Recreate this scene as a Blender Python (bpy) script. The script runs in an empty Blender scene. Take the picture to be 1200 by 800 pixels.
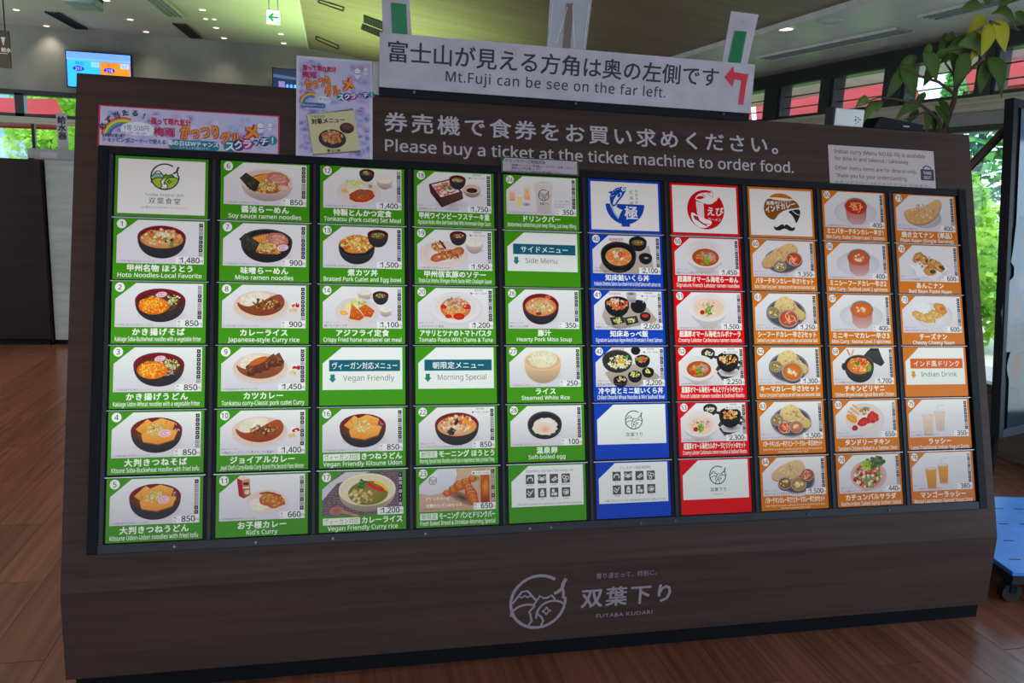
import bpy, math, random
from mathutils import Vector, Matrix
random.seed(7)
SC = bpy.context.scene
COL = SC.collection

# ------------------------------------------------------------------ camera
CAM = Vector((0, 0, 1.70))
R_ = Vector((0.9758, -0.2142, 0.0433)).normalized()
F_ = Vector((0.2185, 0.9583, -0.1841)).normalized()
U_ = R_.cross(F_).normalized()
R_ = F_.cross(U_).normalized()
FPX = 930.0
cd = bpy.data.cameras.new('camera')
cam = bpy.data.objects.new('camera', cd); COL.objects.link(cam)
cd.sensor_width = 36; cd.lens = FPX / 1200 * 36; cd.clip_start = 0.05; cd.clip_end = 400
cam.matrix_world = Matrix(((R_.x, U_.x, -F_.x, CAM.x), (R_.y, U_.y, -F_.y, CAM.y), (R_.z, U_.z, -F_.z, CAM.z), (0, 0, 0, 1)))
SC.camera = cam

# ------------------------------------------------------------------ sky, sun, big lights, exposure
SC.view_settings.view_transform = 'Standard'
SC.view_settings.look = 'None'
SC.view_settings.gamma = 1
SC.view_settings.use_curve_mapping = False
SC.view_settings.exposure = 0.0
w = bpy.data.worlds.new('sky'); SC.world = w; w.use_nodes = True
bg = w.node_tree.nodes['Background']; bg.inputs[0].default_value = (0.60, 0.79, 1.0, 1); bg.inputs[1].default_value = 3.2

def lamp(name, kind, loc, energy, color=(1, 1, 1), size=1.0, size_y=None, aim=None, spot=None, blend=0.6):
    d = bpy.data.lights.new(name, kind); d.energy = energy; d.color = color
    if kind == 'AREA':
        d.size = size
        if size_y: d.shape = 'RECTANGLE'; d.size_y = size_y
    elif kind == 'SUN': d.angle = 0.02
    else: d.shadow_soft_size = size
    if spot: d.spot_size = spot; d.spot_blend = blend
    o = bpy.data.objects.new(name, d); COL.objects.link(o); o.location = loc
    if aim is not None:
        o.rotation_euler = (Vector(aim) - Vector(loc)).to_track_quat('-Z', 'Y').to_euler()
    return o
lamp('sun', 'SUN', (-4, 20, 20), 2.6, (1, .96, .88), aim=(-1, 26, 0))
# unseen area fills added to brighten ceiling and room, in place of daylight
lamp('front_fill', 'AREA', (-1.0, -3.9, 1.5), 48, (1.0, 0.96, 0.95), 5.0, 2.0, aim=(0.5, 4, 4.2))
lamp('right_fill', 'AREA', (5.0, 1.3, 1.45), 60, (0.66, 0.80, 1.0), 4.4, 1.9, aim=(1, 1.4, 2.9))
lamp('left_fill', 'AREA', (-5.85, 7.2, 1.4), 70, (1.0, 0.97, 0.90), 5.0, 1.8, aim=(-1, 7.6, 2.6))
gb = lamp('green_fill', 'AREA', (0.3, 8.8, 1.2), 54, (0.60, 1.0, 0.36), 0.8, 2.4, aim=(0.30, 8.6, 3.3)); gb.data.spread = math.radians(95)  # green area lamp added indoors to tint the sloping ceiling

# ------------------------------------------------------------------ helpers
def lin(c):
    r = []
    for x in c[:3]:
        x = max(0, min(255, x)) / 255
        r.append(x / 12.92 if x <= .04045 else ((x + .055) / 1.055) ** 2.4)
    return (*r, 1)
def at(px, py, Y):
    d = F_ + R_ * ((px - 600) / FPX) + U_ * ((400 - py) / FPX)
    return CAM + d * (Y / d.y)
def atz(px, py, z):
    d = F_ + R_ * ((px - 600) / FPX) + U_ * ((400 - py) / FPX)
    return CAM + d * ((z - CAM.z) / d.z)

def mat(name, col, rough=.5, metal=0, spec=.5, emit=None, estr=0, noise=None, bump=0, alpha=None):
    """noise = (colour2, scale vector, detail, contrast) : procedural variation between two colours"""
    m = bpy.data.materials.new(name); m.use_nodes = True
    n = m.node_tree.nodes; l = m.node_tree.links; b = n['Principled BSDF']
    b.inputs['Base Color'].default_value = lin(col); b.inputs['Roughness'].default_value = rough
    b.inputs['Metallic'].default_value = metal; b.inputs['Specular IOR Level'].default_value = spec
    if emit: b.inputs['Emission Color'].default_value = lin(emit); b.inputs['Emission Strength'].default_value = estr
    if noise is None: noise = (tuple(x * .93 for x in col), (9, 9, 9), 3, (.35, .65))
    tc = n.new('ShaderNodeTexCoord'); mp = n.new('ShaderNodeMapping'); mp.inputs['Scale'].default_value = noise[1]
    no = n.new('ShaderNodeTexNoise'); no.inputs['Scale'].default_value = 1; no.inputs['Detail'].default_value = noise[2]
    rp = n.new('ShaderNodeValToRGB'); rp.color_ramp.elements[0].position = noise[3][0]; rp.color_ramp.elements[1].position = noise[3][1]
    rp.color_ramp.elements[0].color = lin(noise[0]); rp.color_ramp.elements[1].color = lin(col)
    l.new(tc.outputs['Object'], mp.inputs[0]); l.new(mp.outputs[0], no.inputs[0]); l.new(no.outputs[0], rp.inputs[0]); l.new(rp.outputs[0], b.inputs['Base Color'])
    if bump:
        bp = n.new('ShaderNodeBump'); bp.inputs['Strength'].default_value = bump; bp.inputs['Distance'].default_value = .01
        l.new(no.outputs[0], bp.inputs['Height']); l.new(bp.outputs[0], b.inputs['Normal'])
    return m

M = {}
M['wood'] = mat('dark_wood_laminate', (73, 52, 45), .62, spec=.2, noise=((52, 36, 31), (1.1, 22, 48), 8, (.25, .8)), bump=.03)
M['wood_low'] = M['wood']
M['black'] = mat('black_metal', (14, 14, 20), .6, spec=.2)
M['charcoal'] = mat('charcoal_aluminium', (34, 32, 40), .5, spec=.3)
M['kick'] = mat('black_kick', (9, 11, 17), .6, spec=.15)
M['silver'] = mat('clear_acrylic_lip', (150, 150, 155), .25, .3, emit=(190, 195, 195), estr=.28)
M['cardwhite'] = mat('opal_acrylic', (205, 205, 205), .5)
M['paint'] = mat('ceiling_paint', (196, 192, 176), .8, noise=((188, 184, 168), (2, 2, 2), 2, (.3, .7)))
M['vault'] = mat('ceiling_wood_panel', (150, 132, 114), .5, noise=((132, 114, 98), (.7, 9, 3), 5, (.3, .7)))
M['soffit'] = mat('soffit_paint', (214, 214, 206), .4, noise=((196, 198, 188), (.4, 3, 1), 2, (.3, .7)))
M['plaster'] = mat('grey_plaster', (150, 147, 136), .85, noise=((112, 112, 106), (1.5, 1.5, 1.1), 6, (.3, .7)), bump=.1)
M['slot'] = mat('slot_diffuser', (84, 86, 104), .5)
M['slotlight'] = mat('slot_diffuser_light', (150, 172, 165), .5)
M['white'] = mat('white_plastic', (214, 214, 210), .4)
M['beige'] = mat('beige_transom', (196, 186, 166), .6, noise=((160, 150, 132), (.5, .5, 90), 2, (.4, .6)))
M['frame'] = mat('window_frame_black', (30, 34, 38), .4)
M['lamp'] = mat('lamp_glow', (255, 240, 220), .4, emit=(255, 232, 205), estr=4)
M['cabinet'] = mat('dark_cabinet', (38, 24, 22), .5, spec=.2, noise=((28, 17, 16), (1, 1, 30), 6, (.3, .7)))
M['sidegrey'] = mat('pale_laminate', (176, 178, 172), .35, noise=((150, 150, 146), (2, 2, 14), 4, (.3, .7)))
M['grey'] = mat('grey_card', (150, 148, 150), .6)
M['dado'] = mat('dado_wood', (84, 62, 52), .5, noise=((60, 44, 38), (2, 2, 20), 5, (.3, .7)))

M['ground'] = mat('lawn', (120, 170, 60), .9, noise=((80, 130, 40), (2, 2, 2), 4, (.3, .7)))
M['trunk'] = mat('bark', (92, 70, 55), .9)
M['bldg'] = mat('far_building', (150, 175, 205), .8)
M['bldg2'] = mat('far_building_glass', (60, 110, 170), .3)
M['leaf'] = mat('plant_leaf', (92, 122, 40), .35, noise=((56, 88, 30), (14, 14, 14), 3, (.35, .7)))
M['leafy'] = mat('plant_leaf_yellow', (196, 186, 40), .4, noise=((140, 150, 36), (14, 14, 14), 3, (.35, .7)))
M['stem'] = mat('plant_stem', (74, 56, 42), .8)
M['soil'] = mat('soil', (60, 45, 35), .9)
M['pot'] = mat('pot_ceramic', (90, 86, 84), .4)
M['plate'] = mat('steel_sky_tinted', (66, 138, 226), .34, .2)  # blue sky reflection put into the steel's base colour
M['rubber'] = mat('rubber', (22, 22, 26), .6)
M['green_tape'] = mat('green_tape', (12, 118, 66), .3)
M['paper'] = mat('white_paper', (180, 169, 178), .6)
M['tape'] = mat('masking_tape', (196, 196, 190), .5)
M['screw'] = mat('screw_head', (80, 78, 80), .3, .8)

def leafmat(name, c1, c2):
    m = mat(name, c1, .6, noise=(c2, (1.3, 1.3, 1.3), 3, (.3, .7)))
    n = m.node_tree.nodes; l = m.node_tree.links
    t = n.new('ShaderNodeBsdfTranslucent'); mx = n.new('ShaderNodeMixShader'); mx.inputs[0].default_value = .45
    ramp = [x for x in n if x.type == 'VALTORGB'][0]
    l.new(ramp.outputs[0], t.inputs[0]); l.new(n['Principled BSDF'].outputs[0], mx.inputs[1]); l.new(t.outputs[0], mx.inputs[2])
    l.new(mx.outputs[0], n['Material Output'].inputs[0]); return m
M['red'] = leafmat('red_canvas', (196, 6, 20), (180, 5, 18))
M['tree1'] = leafmat('foliage_bright', (196, 226, 86), (120, 180, 56))
M['tree2'] = leafmat('foliage_mid', (120, 190, 90), (70, 140, 70))
M['leaf'] = leafmat('plant_leaf', (98, 128, 40), (58, 90, 30))
M['leafy'] = leafmat('plant_leaf_yellow', (214, 200, 44), (150, 158, 38))

def glassmat():
    m = bpy.data.materials.new('window_glass'); m.use_nodes = True
    n = m.node_tree.nodes; l = m.node_tree.links; n.remove(n['Principled BSDF'])
    t = n.new('ShaderNodeBsdfTransparent'); t.inputs[0].default_value = (.93, .96, .95, 1)
    g = n.new('ShaderNodeBsdfGlossy'); g.inputs['Roughness'].default_value = .03
    mx = n.new('ShaderNodeMixShader'); mx.inputs[0].default_value = .04; l.new(t.outputs[0], mx.inputs[1]); l.new(g.outputs[0], mx.inputs[2])
    l.new(mx.outputs[0], n['Material Output'].inputs[0]); return m
M['glass'] = glassmat()
def sleevemat():
    m = bpy.data.materials.new('clear_plastic_sleeve'); m.use_nodes = True
    n = m.node_tree.nodes; l = m.node_tree.links; p = n['Principled BSDF']
    p.inputs['Base Color'].default_value = lin((200, 200, 215)); p.inputs['Roughness'].default_value = .12
    t = n.new('ShaderNodeBsdfTransparent'); mx = n.new('ShaderNodeMixShader'); mx.inputs[0].default_value = .38
    l.new(t.outputs[0], mx.inputs[1]); l.new(p.outputs[0], mx.inputs[2]); l.new(mx.outputs[0], n['Material Output'].inputs[0]); return m
M['sleeve'] = sleevemat()

def printmat(name, backlit, rough=.5, estr=1.0):
    """flat print: the ink colours come from the colour attribute; backlit sheets are lit from behind by the tube rows of the light box"""
    m = bpy.data.materials.new(name); m.use_nodes = True; flat = not backlit and not name.startswith('screen')
    n = m.node_tree.nodes; l = m.node_tree.links; b = n['Principled BSDF']
    a = n.new('ShaderNodeVertexColor'); a.layer_name = 'Col'
    tc = n.new('ShaderNodeTexCoord'); no = n.new('ShaderNodeTexNoise'); no.inputs['Scale'].default_value = 420; no.inputs['Detail'].default_value = 2
    l.new(tc.outputs['Object'], no.inputs[0])
    mr = n.new('ShaderNodeMapRange'); mr.inputs[1].default_value = .3; mr.inputs[2].default_value = .7; mr.inputs[3].default_value = .74 if flat else .93; mr.inputs[4].default_value = .86 if flat else 1.05
    l.new(no.outputs[0], mr.inputs[0])
    mu = n.new('ShaderNodeVectorMath'); mu.operation = 'SCALE'; l.new(a.outputs[0], mu.inputs[0]); l.new(mr.outputs[0], mu.inputs['Scale'])
    b.inputs['Roughness'].default_value = rough
    if backlit:
        b.inputs['Specular IOR Level'].default_value = .12
        dk = n.new('ShaderNodeVectorMath'); dk.operation = 'SCALE'; dk.inputs['Scale'].default_value = .05; l.new(mu.outputs[0], dk.inputs[0]); l.new(dk.outputs[0], b.inputs['Base Color'])
        # light-box profile along the height of the box (lamps sit behind rows three and four)
        g = n.new('ShaderNodeNewGeometry'); sx = n.new('ShaderNodeSeparateXYZ'); l.new(g.outputs['Position'], sx.inputs[0])
        mz = n.new('ShaderNodeMapRange'); mz.inputs[1].default_value = .50; mz.inputs[2].default_value = 1.77; l.new(sx.outputs['Z'], mz.inputs[0])
        r = n.new('ShaderNodeValToRGB'); e = r.color_ramp.elements
        e[0].position = 0; e[0].color = (.54, .54, .56, 1); e[1].position = 1; e[1].color = (.50, .485, .47, 1)
        for p, c in ((.16, (.63, .65, .65)), (.34, (.92, .97, .93)), (.50, (.97, 1.04, .98)), (.66, (.90, .93, .92)), (.83, (.63, .62, .64))):
            q = e.new(p); q.color = (*c, 1)
        l.new(mz.outputs[0], r.inputs[0])
        mx = n.new('ShaderNodeMapRange'); mx.inputs[1].default_value = 1.4; mx.inputs[2].default_value = 2.7; mx.inputs[3].default_value = 1.0; mx.inputs[4].default_value = .84
        l.new(sx.outputs['X'], mx.inputs[0])
        m1 = n.new('ShaderNodeVectorMath'); m1.operation = 'MULTIPLY'; l.new(mu.outputs[0], m1.inputs[0]); l.new(r.outputs[0], m1.inputs[1])
        m2 = n.new('ShaderNodeVectorMath'); m2.operation = 'SCALE'; l.new(m1.outputs[0], m2.inputs[0]); l.new(mx.outputs[0], m2.inputs['Scale'])
        l.new(m2.outputs[0], b.inputs['Emission Color']); b.inputs['Emission Strength'].default_value = estr
    else:
        l.new(mu.outputs[0], b.inputs['Base Color'])
        if estr and name.startswith('screen'):
            l.new(mu.outputs[0], b.inputs['Emission Color']); b.inputs['Emission Strength'].default_value = estr
    return m
M['lit'] = printmat('backlit_print', True, .35, .93)
M['print'] = printmat('paper_print', False, .55, 0)
M['screen'] = printmat('screen_print', False, .3, 1.0)

def tag(o, label=None, cat=None, group=None, kind=None):
    if label: o['label'] = label
    if cat: o['category'] = cat
    if group: o['group'] = group
    if kind: o['kind'] = kind
    return o
def empty(name, loc=(0, 0, 0), mtx=None):
    o = bpy.data.objects.new(name, None); COL.objects.link(o); o.empty_display_size = .05
    if mtx is not None: o.matrix_world = mtx
    else: o.location = loc
    return o
def link(name, me, material, parent=None, loc=(0, 0, 0)):
    if material: me.materials.append(material)
    o = bpy.data.objects.new(name, me); COL.objects.link(o); o.location = loc
    if parent is not None: o.parent = parent
    return o
class MB:
    """collects simple shapes, built as ONE mesh object; coordinates relative to the thing's origin"""
    def __init__(s): s.v = []; s.f = []
    def add(s, vs, fs):
        k = len(s.v); s.v += [tuple(a) for a in vs]; s.f += [tuple(i + k for i in f) for f in fs]; return s
    def box(s, x0, y0, z0, x1, y1, z1):
        return s.add([(x0, y0, z0), (x1, y0, z0), (x1, y1, z0), (x0, y1, z0), (x0, y0, z1), (x1, y0, z1), (x1, y1, z1), (x0, y1, z1)],
                     [(0, 3, 2, 1), (4, 5, 6, 7), (0, 1, 5, 4), (1, 2, 6, 5), (2, 3, 7, 6), (3, 0, 4, 7)])
    def prism(s, pts, ext):
        n = len(pts); e = Vector(ext); P = [Vector(p) for p in pts]
        return s.add(P + [p + e for p in P], [tuple(range(n)), tuple(range(2 * n - 1, n - 1, -1))] + [(i, i + n, (i + 1) % n + n, (i + 1) % n) for i in range(n)])
    def tube(s, a, b, r0, r1=None, n=10):
        a = Vector(a); b = Vector(b); r1 = r0 if r1 is None else r1; d = (b - a).normalized()
        u = d.orthogonal().normalized(); w_ = d.cross(u)
        vs = [p + (u * math.cos(2 * math.pi * i / n) + w_ * math.sin(2 * math.pi * i / n)) * r for p, r in ((a, r0), (b, r1)) for i in range(n)]
        return s.add(vs, [tuple(range(n - 1, -1, -1)), tuple(range(n, 2 * n))] + [(i, (i + 1) % n, (i + 1) % n + n, i + n) for i in range(n)])
    def build(s, name, material, parent=None, bevel=0, loc=(0, 0, 0)):
        me = bpy.data.meshes.new(name); me.from_pydata(s.v, [], s.f); me.update()
        o = link(name, me, material, parent, loc)
        if bevel:
            b = o.modifiers.new('b', 'BEVEL'); b.width = bevel; b.segments = 2; b.limit_method = 'ANGLE'
        return o

# ------------------------------------------------------------------ text and flat print
_tc = {}
def sans(s, heavy):
    """plain humanist sans letter forms for Latin text (mathematical sans letters carry the right shapes)"""
    up, lo, di = (0x1D5D4, 0x1D5EE, 0x1D7EC) if heavy else (0x1D5A0, 0x1D5BA, 0x1D7E2)
    return ''.join(chr(up + ord(c) - 65) if 'A' <= c <= 'Z' else chr(lo + ord(c) - 97) if 'a' <= c <= 'z' else chr(di + ord(c) - 48) if '0' <= c <= '9' else c for c in s)
def glyphs(s, bold=0.0, space=1.0):
    key = (s, bold, space)
    if key not in _tc:
        c = bpy.data.curves.new('t', 'FONT'); c.body = s; c.size = 1; c.resolution_u = 2; c.space_character = space
        o = bpy.data.objects.new('t', c)
        me = bpy.data.meshes.new_from_object(o)
        vs = [tuple(v.co) for v in me.vertices]; fs = [tuple(p.vertices) for p in me.polygons]
        bpy.data.objects.remove(o); bpy.data.curves.remove(c); bpy.data.meshes.remove(me)
        if bold:
            n0 = len(vs); V0, F0 = vs, fs; vs = []; fs = []
            for i, (dx, dy) in enumerate(((-bold, -bold), (bold, -bold), (bold, bold), (-bold, bold))):
                vs += [(v[0] + dx, v[1] + dy * .8, i * .000003) for v in V0]; fs += [tuple(q + i * n0 for q in f) for f in F0]
        xs = [v[0] for v in vs] or [0, 1]
        _tc[key] = (vs, fs, min(xs), max(xs))
    return _tc[key]

class Canvas:
    """flat print: shapes in sheet units (x right, y down), each a hair above the one before"""
    def __init__(s, unit=.00296, z0=0.0, dz=.000015):
        s.v = []; s.f = []; s.c = []; s.z = z0; s.dz = dz; s.u = unit
    def _add(s, pts, faces, cols):
        k = len(s.v); s.z += s.dz
        s.v += [(x * s.u, -y * s.u, s.z) for x, y in pts]; s.c += cols; s.f += [tuple(i + k for i in f) for f in faces]
    def poly(s, pts, col, col2=None):
        """col2: second ink for the last vertices in y order (printed vertical blend)"""
        n = len(pts)
        a = lin(col)
        if col2 is None: cs = [a] * n
        else:
            b = lin(col2); ys = [p[1] for p in pts]; y0, y1 = min(ys), max(ys)
            cs = [tuple(a[i] + (b[i] - a[i]) * (p[1] - y0) / max(1e-6, y1 - y0) for i in range(4)) for p in pts]
        area = sum(pts[i][0] * pts[(i + 1) % n][1] - pts[(i + 1) % n][0] * pts[i][1] for i in range(n))
        s._add(pts, [tuple(range(n)) if area < 0 else tuple(range(n - 1, -1, -1))], cs)
    def sm(s, pts, col, col2=None, k=2):
        for _ in range(k):
            q = []
            for i in range(len(pts)):
                a, b = pts[i], pts[(i + 1) % len(pts)]; q += [(a[0] * .75 + b[0] * .25, a[1] * .75 + b[1] * .25), (a[0] * .25 + b[0] * .75, a[1] * .25 + b[1] * .75)]
            pts = q
        s.poly(pts, col, col2); return pts
    def rect(s, x0, y0, x1, y1, col, col2=None): s.poly([(x0, y0), (x1, y0), (x1, y1), (x0, y1)], col, col2)
    def rr(s, x0, y0, x1, y1, r, col):
        p = []
        for cx, cy, a in ((x1 - r, y0 + r, -90), (x1 - r, y1 - r, 0), (x0 + r, y1 - r, 90), (x0 + r, y0 + r, 180)):
            for k in range(5):
                t = math.radians(a + 22.5 * k); p.append((cx + r * math.cos(t), cy + r * math.sin(t)))
        s.poly(p, col)
    def ell(s, cx, cy, rx, ry, col, col2=None, rot=0, n=28):
        """col centre, col2 rim"""
        ca, sa = math.cos(math.radians(rot)), math.sin(math.radians(rot)); P = [(cx, cy)]
        for i in range(n):
            t = 2 * math.pi * i / n; x, y = rx * math.cos(t), ry * math.sin(t); P.append((cx + x * ca - y * sa, cy + x * sa + y * ca))
        s._add(P, [(0, (i + 1) % n + 1, i + 1) for i in range(n)], [lin(col)] + [lin(col2 or col)] * n)
    def blob(s, cx, cy, rx, ry, col, col2=None, rough=.18, n=12, rot=0):
        ca, sa = math.cos(math.radians(rot)), math.sin(math.radians(rot)); P = [(cx, cy)]
        for i in range(n):
            t = 2 * math.pi * i / n; q = 1 + random.uniform(-rough, rough); x, y = rx * q * math.cos(t), ry * q * math.sin(t)
            P.append((cx + x * ca - y * sa, cy + x * sa + y * ca))
        s._add(P, [(0, (i + 1) % n + 1, i + 1) for i in range(n)], [lin(col)] + [lin(col2 or col)] * n)
    def scat(s, cx, cy, rx, ry, cols, n, r=(1, 2), asp=.7, rough=.25):
        for _ in range(n):
            t = random.uniform(0, 6.283); q = math.sqrt(random.random()); c = random.choice(cols); k = random.uniform(*r)
            c = tuple(max(0, min(255, x + random.uniform(-9, 9))) for x in c)
            s.blob(cx + rx * q * math.cos(t), cy + ry * q * math.sin(t), k, k * asp, tuple(min(255, x * 1.1) for x in c), tuple(x * .86 for x in c), rough, 7, random.uniform(0, 180))
    def line(s, pts, wd, col):
        P = [Vector((p[0], p[1])) for p in pts]; L, Rr = [], []
        for i, p in enumerate(P):
            d = (P[min(i + 1, len(P) - 1)] - P[max(i - 1, 0)]).normalized(); nn = Vector((-d.y, d.x)) * (wd / 2)
            L.append(p + nn); Rr.append(p - nn)
        V = [tuple(a) for a in L + Rr]; n = len(P)
        s._add(V, [(i, i + 1, i + 1 + n, i + n) for i in range(n - 1)], [lin(col)] * (2 * n))
    def arc(s, cx, cy, rx, ry, a0, a1, wd, col, rot=0):
        n = max(4, int(abs(a1 - a0) / 12)); ca, sa = math.cos(math.radians(rot)), math.sin(math.radians(rot)); P = []
        for i in range(n + 1):
            t = math.radians(a0 + (a1 - a0) * i / n); x, y = rx * math.cos(t), ry * math.sin(t); P.append((cx + x * ca - y * sa, cy + x * sa + y * ca))
        s.line(P, wd, col)
    def threads(s, cx, cy, rx, ry, cols, n, wd=.5, ln=5):
        for _ in range(n):
            t = random.uniform(0, 6.283); q = math.sqrt(random.random()) * .85; r = random.uniform(ln * .4, ln); a = random.uniform(0, 360)
            s.arc(cx + rx * q * math.cos(t), cy + ry * q * math.sin(t), r * .6, r * .45, a, a + random.uniform(60, 150), wd * random.uniform(.7, 1.3), random.choice(cols), random.uniform(0, 180))
    def text(s, t, x, y, size, col, align='L', maxw=None, bold=0.0, space=1.0, w=None, rot=0, shear=0, heavy=False, serif=False):
        if not serif: t = sans(t, heavy)
        vs, fs, x0, x1 = glyphs(t, bold, space); W = (x1 - x0) * size; sx = 1
        if maxw and W > maxw: sx = maxw / W
        if w: sx = w / W
        off = {'L': 0, 'C': -W * sx / 2, 'R': -W * sx}[align]; ca, sa = math.cos(math.radians(rot)), math.sin(math.radians(rot)); P = []
        for v in vs:
            a = (v[0] - x0) * size * sx + off; b = -v[1] * size; a += -b * shear
            P.append((x + a * ca - b * sa, y + a * sa + b * ca))
        s._add(P, fs, [lin(col)] * len(P))
        if bold: s.v[-len(P):] = [(a[0], a[1], a[2] + v[2]) for a, v in zip(s.v[-len(P):], vs)]
    def build(s, name, material, parent, mtx=None):
        me = bpy.data.meshes.new(name); me.from_pydata(s.v, [], s.f)
        at_ = me.color_attributes.new('Col', 'FLOAT_COLOR', 'POINT')
        at_.data.foreach_set('color', [x for c in s.c for x in c]); me.update()
        o = link(name, me, material, parent)
        return o

def futaba_logo(c, cx, cy, r, ink, wd, hills=None):
    """round emblem: open ring with a bird-like sprout, two mountains, a winding path and a star"""
    if hills:
        blue, g1, g2, paper = hills
        c.poly([(cx - .93 * r, cy - .02 * r), (cx - .62 * r, cy - .4 * r), (cx - .42 * r, cy - .45 * r), (cx - .1 * r, cy - .02 * r), (cx - .2 * r, cy + .15 * r), (cx - .9 * r, cy + .15 * r)], blue)
        c.poly([(cx - .62 * r, cy - .37 * r), (cx - .42 * r, cy - .43 * r), (cx - .28 * r, cy - .24 * r), (cx - .42 * r, cy - .2 * r), (cx - .52 * r, cy - .26 * r), (cx - .68 * r, cy - .2 * r)], paper)
        c.poly([(cx - .12 * r, cy + .1 * r), (cx + .05 * r, cy - .2 * r), (cx + .35 * r, cy - .12 * r), (cx + .5 * r, cy - .2 * r), (cx + .85 * r, cy + .1 * r), (cx + .5 * r, cy + .3 * r)], g1)
        pts = [(cx + .93 * r * math.cos(t), cy + .93 * r * math.sin(t)) for t in [math.radians(a) for a in range(5, 176, 10)]]
        c.poly(pts + [(cx - .55 * r, cy + .03 * r), (cx - .1 * r, cy + .12 * r), (cx + .35 * r, cy + .05 * r)], g2)
        c.poly([(cx - .15 * r, cy + .2 * r), (cx + .1 * r, cy + .2 * r), (cx + .05 * r, cy + .5 * r), (cx + .28 * r, cy + .86 * r), (cx - .3 * r, cy + .86 * r), (cx - .22 * r, cy + .55 * r), (cx - .28 * r, cy + .4 * r)], paper)
    c.arc(cx, cy, r, r, -55, -360 + 18 - 25, wd, ink)
    c.arc(cx + .3 * r, cy - .2 * r, .62 * r, .62 * r, -30, 12, wd * .9, ink)
    c.arc(cx + .45 * r, cy - .62 * r, .45 * r, .35 * r, -10, 75, wd * 1.1, ink)
    c.line([(cx + .98 * r, cy - .82 * r), (cx + .88 * r, cy - .62 * r), (cx + .86 * r, cy - .5 * r)], wd * 1.25, ink)
    t = wd * .72
    c.line([(cx - .93 * r, cy - .0 * r), (cx - .62 * r, cy - .42 * r), (cx - .42 * r, cy - .45 * r), (cx - .05 * r, cy - .02 * r)], t, ink)
    c.line([(cx - .72 * r, cy - .26 * r), (cx - .6 * r, cy - .2 * r), (cx - .5 * r, cy - .27 * r), (cx - .4 * r, cy - .2 * r), (cx - .28 * r, cy - .25 * r)], t * .8, ink)
    c.line([(cx - .15 * r, cy + .1 * r), (cx + .05 * r, cy - .22 * r), (cx + .2 * r, cy - .12 * r), (cx + .35 * r, cy - .14 * r), (cx + .48 * r, cy - .22 * r), (cx + .62 * r, cy - .05 * r)], t, ink)
    c.arc(cx - .4 * r, cy + .5 * r, .58 * r, .42 * r, 180, 300, t, ink)
    c.arc(cx + .55 * r, cy + .55 * r, .6 * r, .55 * r, 170, 320, t, ink)
    c.line([(cx - .12 * r, cy + .15 * r), (cx - .3 * r, cy + .35 * r), (cx - .25 * r, cy + .55 * r), (cx - .2 * r, cy + .72 * r), (cx - .33 * r, cy + .9 * r)], t, ink)
    c.line([(cx + .0 * r, cy + .3 * r), (cx + .0 * r, cy + .48 * r), (cx + .15 * r, cy + .6 * r), (cx + .22 * r, cy + .75 * r), (cx + .15 * r, cy + .95 * r)], t, ink)
    for a in range(4):
        q = math.radians(90 * a); d = .16 * r; b = .055 * r
        x0, y0 = cx + .32 * r, cy + .38 * r
        c.line([(x0 + d * math.cos(q), y0 + d * math.sin(q)), (x0 + b * 1.4 * math.cos(q + .785), y0 + b * 1.4 * math.sin(q + .785)), (x0 + d * math.cos(q + 1.571), y0 + d * math.sin(q + 1.571))], t * .7, ink)
# ------------------------------------------------------------------ printed dishes (card units: 100 wide, 69.5 high)
BG1, BG2 = (236, 236, 238), (214, 208, 220)
def bg(c, a=BG1, b=BG2): c.rect(3.6, 1.2, 96.6, 51.3, a, b)
def shadow(c, cx, cy, rx, ry, col=(178, 168, 182)): c.ell(cx, cy, rx, ry, col, (216, 211, 221))
def bowl(c, cx, cy, rx, ry, dep, out, rim, inn, inn2=None, foot=.42, flat=.8, sh=True):
    if sh: shadow(c, cx + 2, cy + dep + ry * .55, rx * .95, ry * .6)
    n = 18; P = []
    for i in range(n + 1):
        t = math.pi * i / n; x = math.cos(t); y = math.sin(t) ** flat
        P.append((cx - rx * x * (1 - .04 * y), cy + (ry + dep * 1.25) * y))
    k = tuple(x * .72 for x in out)
    c.poly(P, out, k)
    c.ell(cx, cy, rx, ry, out, out); c.ell(cx, cy, rx * .985, ry * .975, rim, rim)
    c.ell(cx, cy + ry * .04, rx * .94, ry * .92, inn2 or inn, inn)
def plate(c, cx, cy, rx, ry, col=(238, 226, 220), rim=(222, 206, 202), deep=.8):
    shadow(c, cx + 1, cy + 2, rx * 1.04, ry * 1.08); c.ell(cx, cy, rx, ry, col, rim)
    c.ell(cx, cy, rx * .8, ry * .8, tuple(min(255, x * 1.03) for x in col), tuple(x * .97 for x in rim))
RED_IN = ((150, 22, 34), (120, 14, 26)); BLK = (58, 54, 60)
def lacquer(c, cx, cy, rx, ry, dep): bowl(c, cx, cy, rx, ry, dep, BLK, (120, 34, 44), (132, 18, 32), (104, 10, 22))
def negi(c, cx, cy, r, n=26, y=(226, 224, 160)): c.scat(cx, cy, r * 1.15, r * .8, [y, (200, 212, 130), (238, 238, 200), (180, 190, 100)], n, (.6, 1.5))
def naruto(c, cx, cy, rx, ry, rot=-10):
    c.ell(cx, cy, rx, ry, (248, 226, 232), (226, 190, 205), rot); c.arc(cx, cy, rx * .55, ry * .55, 30, 330, .7, (226, 90, 140), rot); c.ell(cx, cy, rx * .2, ry * .2, (226, 90, 140))
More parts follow.
